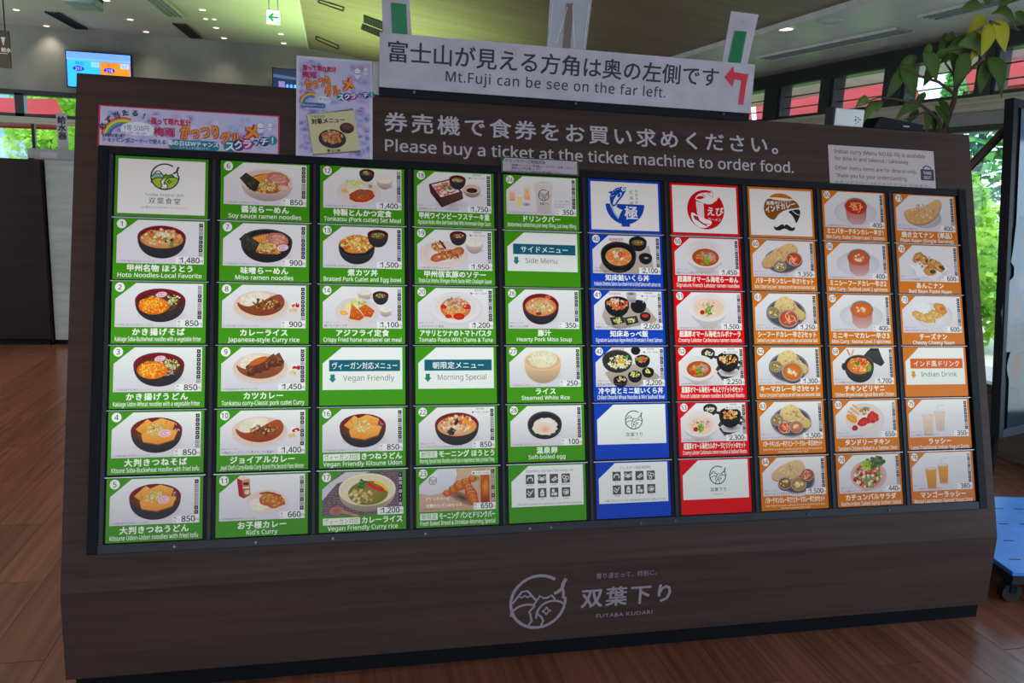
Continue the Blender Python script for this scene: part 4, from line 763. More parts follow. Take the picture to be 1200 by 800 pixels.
# ------------------------------------------------------------------ the room shell
def struct(o): o['kind'] = 'structure'; return o
def plankmat():
    m = mat('floor_plank_wood', (140, 88, 66), .24, spec=.5, noise=((98, 58, 43), (34, 1.2, 1), 6, (.25, .8)), bump=.04)
    n = m.node_tree.nodes; l = m.node_tree.links; ob = n.new('ShaderNodeObjectInfo'); hs = n.new('ShaderNodeHueSaturation')
    mr = n.new('ShaderNodeMapRange'); mr.inputs[3].default_value = .86; mr.inputs[4].default_value = 1.10; l.new(ob.outputs['Random'], mr.inputs[0]); l.new(mr.outputs[0], hs.inputs['Value'])
    ramp = [x for x in n if x.type == 'VALTORGB'][0]; l.new(ramp.outputs[0], hs.inputs['Color']); l.new(hs.outputs[0], n['Principled BSDF'].inputs['Base Color'])
    mp = [x for x in n if x.type == 'MAPPING'][0]; cx = n.new('ShaderNodeCombineXYZ'); mm = n.new('ShaderNodeMath'); mm.operation = 'MULTIPLY'; mm.inputs[1].default_value = 40
    l.new(ob.outputs['Random'], mm.inputs[0]); l.new(mm.outputs[0], cx.inputs[0]); l.new(mm.outputs[0], cx.inputs[2]); l.new(cx.outputs[0], mp.inputs['Location']); return m
M['plank'] = plankmat()
M['seam'] = mat('floor_joint', (104, 74, 62), .6)
floor = struct(MB().box(-6, -4, -.12, 6, 11.2, -.004).build('floor', M['seam']))
PL = 1.87; pm = MB().box(.0009, .0016, -.004, .1991, PL - .0016, 0)
pme = bpy.data.meshes.new('plank'); pme.from_pydata(pm.v, [], pm.f); pme.materials.append(M['plank'])
cand = []
for i in range(-20, 23):
    x0 = i * .2; y0 = 2.84 + .615 * (-1.2 - x0) / .2
    y0 -= math.floor((y0 + .8) / PL) * PL
    while y0 < 9.0: cand.append((x0, y0)); y0 += PL
def seen(x, y):
    d = Vector((x, y, 0)) - CAM; z = d.dot(F_)
    if z < .1: return False
    return -60 < 600 + FPX * d.dot(R_) / z < 1270 and 300 < 400 - FPX * d.dot(U_) / z < 900
cand = [c for c in cand if any(seen(c[0] + a, c[1] + PL * b / 8) for a in (0, .2) for b in range(9))]
print('planks', len(cand))
cand.sort(key=lambda c: c[1]); cand = cand[:290]
for x0, y0 in cand:
    o = bpy.data.objects.new('plank', pme); COL.objects.link(o); o.location = (x0, y0, 0); o.parent = floor

H = 3.4; WY = 10.985
# ceiling: flat left part, sloping wooden middle part, lower flat right part
sA, sB = Vector((2.86, WY + .1)), Vector((3.98, -4))            # edge of the lower ceiling, z 3.0
ce = struct(MB().prism([(-6, -4, H), (-.33, -4, H), (-.33, WY + .1, H), (-6, WY + .1, H)], (0, 0, .1)).build('ceiling', M['paint']))
MB().prism([(-.33, -4, H), (-.33, WY + .1, H), (sA.x, sA.y, 3.03), (sB.x, sB.y, 3.03)], (0, 0, .1)).build('sloping_panel', M['vault'], ce)
MB().prism([(sA.x, sA.y, 3.0), (5.6, WY + .1, 3.0), (5.9, -4, 3.0), (sB.x, sB.y, 3.0)], (0, 0, .13)).build('low_panel', M['soffit'], ce)
MB().prism([(sA.x - .02, sA.y, 2.99), (sA.x + .012, sA.y, 2.99), (sB.x + .012, sB.y, 2.99), (sB.x - .02, sB.y, 2.99)], (0, 0, .05)).build('edge_trim', M['white'], ce)
MB().prism([(-.345, -4, H - .015), (-.325, -4, H - .015), (-.325, WY, H - .015), (-.345, WY, H - .015)], (0, 0, .02)).build('fold_trim', M['white'], ce)

# back wall with its strip of windows
wb = MB(); zt, zb = 2.635, 1.0
wb.box(-6, WY, zt, 4.6, WY + .2, 3.5); wb.box(-6, WY, -.1, 4.6, WY + .2, zb); wb.box(-1.9, WY, zb, 4.6, WY + .2, zt)
struct(wb.build('wall_back', M['plaster']))
wm = MB(); wm.box(-6.2, -4.2, -.1, -6, 4.6, 3.5); wm.box(-6.2, 9.8, -.1, -6, WY + .2, 3.5); wm.box(-6.2, 4.6, -.1, -6, 9.8, .4); wm.box(-6.2, 4.6, 2.4, -6, 9.8, 3.5); struct(wm.build('wall_left', M['plaster']))  # opening in this unseen wall made for the left fill lamp
wf = MB(); wf.box(-6, -4.2, -.1, 6.2, -4, .3); wf.box(-6, -4.2, 2.7, 6.2, -4, 3.5); wf.box(-6, -4.2, .3, -4.5, -4, 2.7); wf.box(4.5, -4.2, .3, 6.2, -4, 2.7); struct(wf.build('wall_front', M['plaster']))
fy = WY + .02
def window_strip():
    g = struct(empty('window_1', (-3.9, fy, zb)))
    def part(name, m, *b, bev=0):
        mb = MB()
        for q in b: mb.box(q[0] + 3.9, q[1] - fy, q[2] - zb, q[3] + 3.9, q[4] - fy, q[5] - zb)
        return mb.build(name, m, g, bev)
    part('head_frame', M['frame'], (-6, fy - .03, 2.60, -1.9, fy + .08, 2.66))
    part('transom_bar', M['frame'], (-6, fy - .03, 2.345, -1.9, fy + .08, 2.385))
    part('blind_box', M['beige'], (-6, fy - .05, 2.27, -1.9, fy + .05, 2.345))
    part('sill', M['frame'], (-6, fy - .05, 1.0, -1.9, fy + .1, 1.04))
    for x in (-5.2, -3.71, -2.3): part('mullion', M['frame'], (x - .05, fy - .03, 2.345, x + .05, fy + .08, 2.62))
    for x in (-4.9, -3.59, -2.4): part('post', M['charcoal'], (x - .018, fy, 1.0, x + .018, fy + .05, 2.3))
    for a, b in ((-6, -5.25), (-5.15, -3.76), (-3.66, -2.35), (-2.25, -1.9)): part('upper_pane', M['glass'], (a, fy + .02, 2.385, b, fy + .026, 2.60))
    for a, b in ((-6, -4.92), (-4.88, -3.61), (-3.57, -2.42), (-2.38, -1.9)): part('lower_pane', M['glass'], (a, fy + .02, 1.04, b, fy + .026, 2.27))
window_strip()
# right wall, at a slight angle, with a row of small windows over tall glazing
RA = Vector((4.345, 8.05, 0)); RD = Vector((.1, -.995, 0)).normalized(); RN = Vector((RD.y, -RD.x, 0)) * -1
if RN.x < 0: RN = -RN
RM = Matrix(((RD.x, RN.x, 0, RA.x), (RD.y, RN.y, 0, RA.y), (0, 0, 1, 0), (0, 0, 0, 1)))   # local x along the wall towards the camera side, y outwards
def rwall(name, m, boxes, parent=None, bev=0):
    mb = MB()
    for b in boxes: mb.box(*b)
    o = mb.build(name, m, parent, bev)
    if parent is None: o.matrix_world = RM
    return o
wr = struct(rwall('wall_right', M['plaster'], [(-3.1, 0, -.1, -1.2, .2, 3.3), (5.3, 0, -.1, 12.3, .2, .5), (5.3, 0, 2.4, 12.3, .2, 3.3), (5.3, 0, .5, 5.5, .2, 2.4), (10.4, 0, .5, 12.3, .2, 2.4), (-1.2, 0, 2.915, 5.3, .2, 3.3)]))  # opening out of view, towards the camera, made for the right fill lamp
rwall('dado_panel', M['dado'], [(-3.1, -.06, 0, 5.3, .14, .42)], wr)
rwall('top_rail', M['frame'], [(-1.2, -.05, 2.86, 5.3, .12, 2.985)], wr)
rwall('transom_beam', M['beige'], [(-1.2, -.06, 2.43, 5.3, .1, 2.535)], wr)
rwall('blind_box', M['grey'], [(-1.2, -.03, 2.335, 5.3, .1, 2.43)], wr)
wins = [(-1.12, -.40), (-.27, .28), (.50, 1.14), (1.27, 1.94), (2.13, 2.86), (2.98, 3.62), (3.76, 4.4), (4.55, 5.2)]
edges = [-1.2] + [v for w_ in wins for v in w_] + [5.3]
for i in range(0, len(edges), 2): rwall('pier', M['frame'], [(edges[i], -.04, 2.535, edges[i + 1], .12, 2.87)], wr)
for k, (a, b) in enumerate(wins):
    g = struct(empty('window_%d' % (k + 2))); g.matrix_world = RM @ Matrix.Translation(((a + b) / 2, 0, 2.7)); c0 = (a + b) / 2; h = (b - a) / 2
    for nm, bx in (('frame_side', (-h, -.03, -.165, -h + .03, .06, .18)), ('frame_side', (h - .03, -.03, -.165, h, .06, .18)), ('frame_top', (-h, -.03, .155, h, .06, .185)), ('frame_bottom', (-h, -.03, -.165, h, .06, -.135))):
        MB().box(*bx).build(nm, M['frame'], g)
    MB().box(-h + .02, .02, -.15, h - .02, .026, .17).build('pane', M['glass'], g)
    for z in (-.05, .06): MB().tube((-h, .045, z), (h, .045, z), .006, n=6).build('guard_wire', M['frame'], g)
for k, (a, b) in enumerate(((-1.2, .42), (.48, 1.98), (2.1, 3.58), (3.66, 5.3))):
    g = struct(empty('window_%d' % (k + 10))); g.matrix_world = RM @ Matrix.Translation(((a + b) / 2, 0, 1.4)); h = (b - a) / 2
    for nm, bx in (('frame_side', (-h, -.02, -.98, -h + .04, .08, .94)), ('frame_side', (h - .04, -.02, -.98, h, .08, .94)), ('frame_bottom', (-h, -.02, -.98, h, .08, -.92)), ('frame_top', (-h, -.02, .89, h, .08, .94))):
        MB().box(*bx).build(nm, M['frame'], g)
    MB().box(-h + .03, .03, -.94, h - .03, .036, .92).build('pane', M['glass'], g)

# ------------------------------------------------------------------ outside
struct(MB().box(-60, WY + .25, -.3, 60, 90, -.05).build('ground', M['ground']))
struct(MB().box(6.5, -30, -.3, 60, WY + .25, -.06).build('ground_right', mat('bounce_paving', (206, 200, 188), .8)))  # ground made pale to bounce daylight up onto the low ceiling
def quads(mb, cx, cy, cz, rx, ry, rz, n, s, rnd, cone=False):
    for _ in range(n):
        t = rnd.uniform(0, 6.283); v = rnd.uniform(-1, 1); q = rnd.uniform(.72, 1.05); h = math.sqrt(1 - v * v)
        if cone: h = (1 - (v + 1) / 2) * rnd.uniform(.7, 1.1) * (1 + .18 * math.sin(v * 22)); q = 1
        p = Vector((cx + rx * q * h * math.cos(t), cy + ry * q * h * math.sin(t), cz + rz * q * v))
        a = Vector((rnd.uniform(-1, 1), rnd.uniform(-1, 1), rnd.uniform(-1, 1))).normalized(); b = a.orthogonal().normalized(); r = s * rnd.uniform(.6, 1.3)
        mb.add([p + a * r, p + b * r * .6, p - a * r, p - b * r * .6], [(0, 1, 2, 3)])
def tree(name, x, y, h, r, m, label, cone=False, seed=1, n=1500, s=.09, low=.25):
    rnd = random.Random(seed); g = empty(name, (x, y, -.06)); tag(g, label, 'tree' if 'tree' in name or 'conifer' in name else 'shrub', 'trees outside the windows')
    MB().tube((0, 0, 0), (0, 0, h * .6), .09 * h / 4, .05 * h / 4).build('trunk', M['trunk'], g)
    mb = MB()
    if cone: quads(mb, 0, 0, h * .55, r, r, h * .47, n, s, rnd, True)
    else:
        for _ in range(9):
            a = rnd.uniform(0, 6.28); q = rnd.uniform(.2, .75) * r; z = rnd.uniform(low, .85) * h; rr = r * rnd.uniform(.35, .6); quads(mb, q * math.cos(a), q * math.sin(a), z, rr, rr, rr * .8, n // 9, s, rnd)
    f = mb.build('foliage', m, g); f['kind'] = 'stuff'
tree('broadleaf_tree', -7.6, 17.5, 4.2, 1.0, M['tree1'], 'bright green tree outside the back windows, left of the tall post', seed=3, n=2600, low=.2)
tree('broadleaf_tree', -5.35, 17.5, 4.6, 1.15, M['tree1'], 'bright green tree outside the back windows, behind the water sign', seed=4, n=4800, low=.3, s=.06)
tree('broadleaf_tree', -3.8, 15.6, 4.4, 1.0, M['tree1'], 'bright green tree outside, rightmost at the back windows', seed=5, n=4600, low=.35, s=.055)
hedge = MB(); rnd = random.Random(8)
for i in range(14): quads(hedge, -6.9 + i * .42, 12.6, .95, .42, .25, .45, 200, .045, rnd)
tag(hedge.build('clipped_hedge', M['tree1']), 'low clipped hedge outside the back windows', 'hedge', kind='stuff')
b = empty('office_building', (-9.9, 26, -.06)); tag(b, 'pale blue building in the distance beyond the hedge', 'building')
MB().box(-3.4, 0, 0, 2.4, 3, 4.4).build('wall', M['bldg'], b)
for i in range(4):
    for j in range(2): MB().box(-3 + i * 1.3, -.06, 1.0 + j * 1.7, -2.1 + i * 1.3, .02, 2.2 + j * 1.7).build('window', M['bldg2'], b)
# red awnings / parasols outside
def awning(label, p, thick=.02, val=.16):
    """p = ridge left, ridge right, eave right, eave left"""
    o = Vector((sum(v[0] for v in p) / 4, sum(v[1] for v in p) / 4, 0)); g = empty('red_awning', o); tag(g, label, 'awning', 'red canopies outside')
    MB().prism([Vector(v) - o for v in p], (0, 0, -thick)).build('canvas', M['red'], g)
    e = [Vector(p[3]) - o, Vector(p[2]) - o]
    MB().prism([e[0], e[1], e[1] - Vector((0, 0, val)), e[0] - Vector((0, 0, val))], (0, -.02, 0)).build('valance', M['red'], g)
    for a in (e[0], e[1]): MB().tube((a.x, a.y + .05, 0), (a.x, a.y + .05, a.z), .025, n=8).build('pole', M['charcoal'], g)
Y1 = 13.2
awning('red canopy outside the left upper window', [at(-60, 113, Y1 + 1), at(66, 116, Y1 + 1), at(74, 134, Y1), at(-60, 132, Y1)], val=.02)
awning('red parasol edge outside the back window, lower one', [at(-60, 138, Y1 + .9), at(60, 141, Y1 + .9), at(74, 150, Y1 + .5), at(-60, 145, Y1 + .5)], val=.03)
def rw(s, off, z): return RA + RD * s + RN * off + Vector((0, 0, z))
awning('red canopy outside the first small right window', [rw(-5.6, 3.0, 3.46), rw(-4.5, 3.0, 3.46), rw(-2.15, 1.5, 2.75), rw(-3.1, 1.5, 2.75)])
awning('red canopy outside the second small right window', [rw(-4.35, 3.0, 3.48), rw(-1.2, 3.0, 3.72), rw(0.8, 1.5, 2.80), rw(-2.05, 1.5, 2.74)])
awning('red canopy outside the rightmost small window', [rw(.25, 2.5, 3.38), rw(2.6, 2.5, 3.38), rw(3.6, 1.3, 2.82), rw(1.55, 1.3, 2.82)])
awning('small red canopy seen just over the board top', [rw(-4.6, 4.6, 2.92), rw(-2.9, 4.6, 2.92), rw(-2.2, 4.0, 2.66), rw(-3.9, 4.0, 2.66)])
tree('conifer', 11.95, 13.2, 5.6, 1.35, M['tree2'], 'tall grey-green conifer outside, beyond the right end of the board', True, 11, 4200, .11)
tree('conifer', 16.4, 19.5, 5.9, .8, M['tree2'], 'slim distant conifer outside, left of the tall one', True, 12, 1500, .12)
tree('broadleaf_shrub', 8.2, 8.9, 1.5, .9, M['tree1'], 'yellow-green shrub outside the right glazing', seed=13, n=2000, s=.07, low=.1)
tree('broadleaf_tree', 9.4, 10.6, 2.6, .9, M['tree1'], 'yellow-green tree outside, low beside the conifer', seed=14, n=2400, s=.08, low=.2)
tree('broadleaf_tree', 12.2, 9.9, 4.4, 1.3, M['tree2'], 'mid green tree outside behind the leaning sign', seed=15, n=1800)

# ------------------------------------------------------------------ ceiling fittings
def disc_lamp(x, y, z, on=True, r=.055, nm='downlight', label='', e=9):
    g = empty(nm, (x, y, z)); tag(g, label, 'ceiling light', 'recessed round downlights')
    mb = MB(); n = 20
    for i in range(n):
        a, b_ = 2 * math.pi * i / n, 2 * math.pi * (i + 1) / n
        mb.add([(math.cos(t) * q, math.sin(t) * q, zz) for t, q, zz in ((a, r * 1.25, -.002), (b_, r * 1.25, -.002), (b_, r, -.008), (a, r, -.008))], [(0, 1, 2, 3)])
    mb.build('trim_ring', M['white'], g)
    d = MB(); d.add([(math.cos(2 * math.pi * i / n) * r, math.sin(2 * math.pi * i / n) * r, -.004) for i in range(n)], [tuple(range(n - 1, -1, -1))]); d.build('lens', M['lamp'] if on else M['white'], g)
    if on and e: l = lamp('downlight_beam', 'SPOT', (x, y, z - .03), e, (1, .88, .74), .05, aim=(x, y, 0), spot=1.9, blend=.9)
DL = [(-3.34, 9.98), (-3.33, 10.88), (-2.21, 9.04), (-2.21, 9.99), (-2.20, 10.72), (-1.32, 9.09), (-1.32, 10.05), (-1.32, 10.72), (-.615, 10.11), (-.62, 10.74)]
DLL = ['downlight left of the leftmost dark slot vent', 'downlight at the back wall, leftmost above the windows', 'downlight at the top edge, right of the hanging box', 'downlight between the two dark slot vents', 'downlight at the back wall, above the order screen',
       'downlight right of the pale slot vent, near the top edge', 'downlight below the tiny pair of spotlights', 'downlight at the back wall, right of the dark slot vent', 'downlight just below the exit sign', 'downlight at the back wall, nearest the wooden slope']
for i, (x, y) in enumerate(DL): disc_lamp(x, y, H, label=DLL[i], e=9 if y > 10.5 else 14, r=.034)
for x, y, t in ((-1.36, 9.57, 'left'), (-1.27, 9.55, 'right')): disc_lamp(x, y, H, r=.024, e=0, label='tiny round spotlight, the %s one of the close pair' % t)
disc_lamp(2.66, 5.0, 3.02, label='downlight at the edge of the wooden slope above the sign', e=0)
disc_lamp(3.30, 5.72, 3.0, label='lit downlight in the low right ceiling', e=14, r=.06)
q = atz(973, 24, 3.0); disc_lamp(q.x, q.y, 3.0, on=False, r=.075, label='unlit round speaker disc in the low right ceiling')
q = atz(1018, 57, 3.0); disc_lamp(q.x, q.y, 3.0, on=False, r=.05, label='faint round sensor in the low right ceiling')
for x, y, e in ((-2.2, 6.4, 60), (-1.9, 4.2, 75), (-1.9, 2.2, 70), (-4.6, 9, 40), (-4.6, 6, 50), (1.4, 1.1, 12)): lamp('downlight_beam', 'SPOT', (x, y, H - .05), e, (1, .88, .74), .05, aim=(x, y, 0), spot=1.9, blend=.9)
def slot(x0, y0, x1, y1, wd, z, nm, label, m, nsl=0):
    a = Vector((x0, y0, z)); b = Vector((x1, y1, z)); d = (b - a); L = d.length; ang = math.atan2(d.y, d.x)
    g = empty(nm); g.matrix_world = Matrix.Translation(a) @ Matrix.Rotation(ang, 4, 'Z'); tag(g, label, 'ceiling vent', 'slot diffusers')
    MB().box(0, -wd / 2, -.012, L, wd / 2, -.004).build('backing', m, g)
    MB().box(-.01, -wd / 2 - .012, -.02, L + .01, -wd / 2, 0).build('frame_side', M['white'] if m != M['slot'] else M['charcoal'], g)
    MB().box(-.01, wd / 2, -.02, L + .01, wd / 2 + .012, 0).build('frame_side', M['white'] if m != M['slot'] else M['charcoal'], g)
    for k in range(nsl):
        y = -wd / 2 + wd * (k + .7) / (nsl + .4); MB().box(0, y - .006, -.02, L, y + .006, -.008).build('slat', M['grey'] if m != M['slot'] else M['black'], g)
slot(-2.98, 9.93, -2.94, 10.84, .11, H, 'slot_diffuser', 'dark slot vent in the ceiling, leftmost', M['slot'], 3)
slot(-1.70, 9.98, -1.66, 10.84, .11, H, 'slot_diffuser', 'dark slot vent in the ceiling above the order screen gap', M['slot'], 3)
slot(-1.72, 8.5, -1.66, 9.55, .17, H, 'slot_diffuser', 'pale slot vent in the ceiling, nearest of the left ones', M['slotlight'], 3)
slot(3.80, 6.87, 4.06, 5.38, .17, 3.0, 'slot_diffuser', 'long slot vent in the low right ceiling', M['slotlight'], 3)
q = atz(1125, 10, 3.0); slot(q.x - .02, q.y + .25, q.x + .05, q.y - .5, .17, 3.0, 'slot_diffuser', 'slot vent above the plant', M['slotlight'], 3)
# fittings in the sloping panel
SLN = Matrix.Rotation(math.atan(.1155), 4, 'Y')
def vault_z(x, y): 
    t = (y + 4) / (WY + 4.1); xe = sB.x + (sA.x - sB.x) * t; return H - (H - 3.03) * (x + .33) / (xe + .33)
def vgrill(x, y, L, wd, nm, label, dark=True):
    g = empty(nm); g.matrix_world = Matrix.Translation((x, y, vault_z(x, y) - .004)) @ SLN; tag(g, label, 'ceiling vent')
    if dark:
        for s in (-1, 1):
            MB().box(s * wd * .27 - wd * .2, 0, -.016, s * wd * .27 + wd * .2, L, -.004).build('grille', M['black'], g)
            for k in range(int(L / .035)): MB().box(s * wd * .27 - wd * .2, .01 + k * .035, -.022, s * wd * .27 + wd * .2, .018 + k * .035, -.014).build('slat', M['charcoal'], g)
    for b_ in ((-wd / 2 - .012, 0, wd * -.5, L), (wd / 2, 0, wd / 2 + .012, L), (-wd / 2, -.012, wd / 2, 0), (-wd / 2, L, wd / 2, L + .012)):
        MB().box(b_[0], b_[1], -.014, b_[2], b_[3], 0).build('frame_side', M['grey'] if dark else M['charcoal'], g)
def vrect(px, label):
    P = []
    nn_ = Vector((.1155, 0, 1)); o = Vector((-.33, 0, 3.4))
    for x, y in px:
        d = at(x, y, 1) - CAM; P.append(CAM + d * ((o - CAM).dot(nn_) / d.dot(nn_)))
    c_ = sum(P, Vector()) / 4; g = empty('ceiling_hatch', c_); tag(g, label, 'ceiling hatch')
    for i in range(4):
        a, b_ = P[i] - c_, P[(i + 1) % 4] - c_; MB().tube(a - Vector((0, 0, .005)), b_ - Vector((0, 0, .005)), .008, n=6).build('frame_side', M['charcoal'], g)
vrect([(371, 42), (397, 53), (396, 57), (370, 45.5)], 'narrow outlined hatch in the wooden slope, near its left fold')
vrect([(374, -1), (403, 8), (402, 12), (373, 2)], 'narrow outlined hatch in the wooden slope, near the top edge')
def vpt(x, y, dz=0):
    nn_ = Vector((.1155, 0, 1)); o = Vector((-.33, 0, 3.4 - dz)); d = at(x, y, 1) - CAM; return CAM + d * ((o - CAM).dot(nn_) / d.dot(nn_))
g = empty('air_grille', vpt(440, 30)); tag(g, 'dark twin air grille in the wooden sloping ceiling', 'ceiling vent')
for q4 in ([(426, 17.5), (462, 30.5), (462, 40), (426, 26)], [(424.5, 28), (462, 42), (462, 50), (423, 34)]):
    MB().prism([vpt(*p, .004) - g.location for p in q4], (0, 0, -.004)).build('grille', M['black'], g)
    for i in range(12):
        t0 = (i + .3) / 12; t1 = (i + .6) / 12; P = [Vector((q4[0][0] + (q4[1][0] - q4[0][0]) * t, q4[0][1] + (q4[1][1] - q4[0][1]) * t)) for t in (t0, t1)] + [Vector((q4[3][0] + (q4[2][0] - q4[3][0]) * t, q4[3][1] + (q4[2][1] - q4[3][1]) * t)) for t in (t1, t0)]
        MB().prism([vpt(p.x, p.y, .009) - g.location for p in P], (0, 0, -.006)).build('slat', M['charcoal'], g)
# ceiling projector box
g = empty('ceiling_projector', (-1.80, 6.72, 2.93)); tag(g, 'pale box with dark vents hanging from the ceiling, top left', 'projector')
MB().box(-.10, -.14, -.03, .10, .14, .16).build('body', M['slotlight'], g, .01)
for z in (.03, .09): MB().box(-.08, -.148, z, .101, -.138, z + .018).build('vent', M['black'], g); MB().box(.098, -.12, z, .106, .12, z + .018).build('vent', M['black'], g)
MB().tube((0, 0, .16), (0, 0, .47), .02).build('mount_pole', M['white'], g)
# exit sign
g = empty('exit_sign', (-.565, 8.2, 3.22)); tag(g, 'white exit sign with a green arrow under the ceiling', 'sign')
MB().box(-.066, 0, -.066, .066, .03, .066).build('housing', M['white'], g, .004)
k = Canvas(.001, .0); GR = (0, 150, 70); k.rect(-62, -62, 62, 62, (238, 255, 246)); k.rect(-20, -8, 48, 8, GR); k.poly([(-52, 0), (-4, -40), (8, -28), (-22, 0), (8, 28), (-4, 40)], GR); k.rect(30, 34, 52, 50, (90, 200, 150)); k.rect(38, 38, 44, 50, (238, 255, 246))
f = k.build('sign_face', M['screen'], g); f.rotation_euler = (math.pi / 2, 0, 0); f.location = (0, -.001, 0)
for s in (-.04, .04): MB().tube((s, .015, .066), (s, .015, .18), .006, n=8).build('hanger', M['white'], g)

# order status screen and the small dark screen on the back wall
def screen(name, label, px, Y, draw, tilt_back=0):
    a, b_, c_, d_ = [at(x, y, Y) for x, y in px]      # TL TR BR BL
    wd = (b_ - a).length; h = (a.z - d_.z); g = empty(name, ((a.x + b_.x) / 2, Y, d_.z)); tag(g, label, 'screen')
    MB().box(-wd / 2 - .012, 0, -.012, wd / 2 + .012, .05, h + .012).build('casing', M['black'], g, .004)
    k = Canvas(wd / 100, .0); draw(k, h / wd * 100); f = k.build('display', M['screen'], g); f.rotation_euler = (math.pi / 2, 0, 0); f.location = (-wd / 2, -.002, h)
    MB().box(-.05, .05, h / 2 - .05, .05, .12, h / 2 + .05).build('wall_bracket', M['charcoal'], g)
def d_status(k, h):
    k.rect(0, 0, 100, h, (70, 130, 255)); k.rect(0, 0, 100, 10, (110, 160, 255)); k.rect(1, 10, 51, h, (50, 185, 250)); k.rect(52, 14, 99, h, (240, 140, 20)); k.rect(0, 10, 100, 13, (120, 180, 255))
    for x, t, a in ((20, '呼出', '217'), (68, '完了', '218')): k.text(t, x, 21, 7, (40, 60, 90), 'C'); k.ell(x - 2, 27, 9, 4.2, (34, 40, 200)); k.text(a, x - 2, 29.6, 6.4, (230, 235, 255), 'C')
    for x in (44, 90): k.rect(x - 6, 15, x + 7, 23, (150, 200, 255)); k.text('1/1', x, 21.5, 6, (90, 110, 190), 'C')
screen('order_status_screen', 'blue and orange order number screen above the back windows', [(77.3, 59.6), (152.5, 65), (158, 99), (81.7, 101)], WY - .14, d_status)
def d_dark(k, h):
    k.rect(0, 0, 100, h, (14, 22, 44), (10, 40, 90)); k.poly([(8, h), (30, h * .55), (90, h * .6), (100, h)], (20, 90, 190), (40, 140, 240))
    for x in range(30, 96, 9): k.rect(x, h * .55, x + 3, h * .9, (110, 200, 255))
    k.rect(12, h * .45, 26, h, (120, 110, 170)); k.poly([(0, h * .2), (100, h * .35), (100, h * .42), (0, h * .32)], (60, 80, 120))
screen('dark_wall_screen', 'dark blue screen on the back wall beside the upright poster', [(320, 80), (372, 84), (372, 116), (321, 112)], WY - .14, d_dark)
# hanging direction sign at far left
c_ = at(-2, 58, 7); g = empty('hanging_sign', (c_.x, 7, c_.z)); tag(g, 'brown hanging sign with white pictogram at the left edge', 'sign')
MB().box(-.12, 0, -.13, .075, .03, .14).build('board', mat('sign_brown', (74, 68, 58), .5), g)
k = Canvas(.001); W = (225, 222, 214); k.ell(38, -85, 16, 8, W); k.poly([(26, -84), (50, -84), (44, -50), (32, -50)], W); k.rect(34, -50, 42, -36, W); k.text('給水', 20, 12, 34, W, bold=.03); k.rect(-10, 24, 64, 28, W); f = k.build('pictogram', M['print'], g); f.rotation_euler = (math.pi / 2, 0, 0); f.location = (0, -.002, 0)
for s in (-.1, .05): MB().tube((s, .015, .14), (s, .015, H - c_.z), .005, n=6).build('hanger', M['charcoal'], g)

# ------------------------------------------------------------------ water station at left
g = empty('water_station_cabinet', (-3.4, 9.2, 0)); tag(g, 'tall dark wooden cabinet at the left edge, left of the board', 'cabinet')
MB().box(-1.6, -.6, .06, .64, 1.2, 1.815).build('body', M['cabinet'], g, .004)
MB().box(-1.6, -.57, 0, .62, 1.15, .06).build('plinth', M['kick'], g)
MB().box(.64, -.59, .02, .652, .0, 1.815).build('end_strip', M['cabinet'], g)
for x in (-1.6 + .75, -.1): MB().box(x - .002, -.602, .08, x + .002, -.598, 1.8).build('panel_joint', M['kick'], g)
g = empty('pale_cabinet', (-2.35, 9.0, 0)); tag(g, 'pale grey cabinet showing between the dark cabinet and the board', 'cabinet')
MB().box(-.385, -.37, .05, .45, .4, 1.815).build('body', M['sidegrey'], g, .003); MB().box(-.38, -.34, 0, .44, .38, .05).build('plinth', M['kick'], g)
g = empty('partition_panel', (-2.655, 8.66, 1.815)); tag(g, 'low grey partition panel on top of the water cabinet', 'panel')
MB().box(-.23, 0, 0, .24, .02, .105).build('panel', M['grey'], g, .002); MB().box(-.12, -.002, .02, .03, 0, .075).build('notice', M['paper'], g)
for s in (-.2, .2): MB().box(s - .02, -.02, 0, s + .02, .05, .012).build('foot', M['charcoal'], g)
g = empty('water_sign', (-2.61, 8.80, 1.815)); tag(g, 'upright white paper sign reading water dispenser in black characters', 'sign')
MB().box(-.048, 0, 0, .048, .006, .46).build('paper', M['paper'], g)
k = Canvas(.001)
for i, ch in enumerate('給水器'): k.text(ch, 0, 96 + i * 76, 76, (36, 34, 40), 'C', bold=.04)
f = k.build('characters', M['print'], g); f.rotation_euler = (math.pi / 2, 0, 0); f.location = (0, -.001, .46)

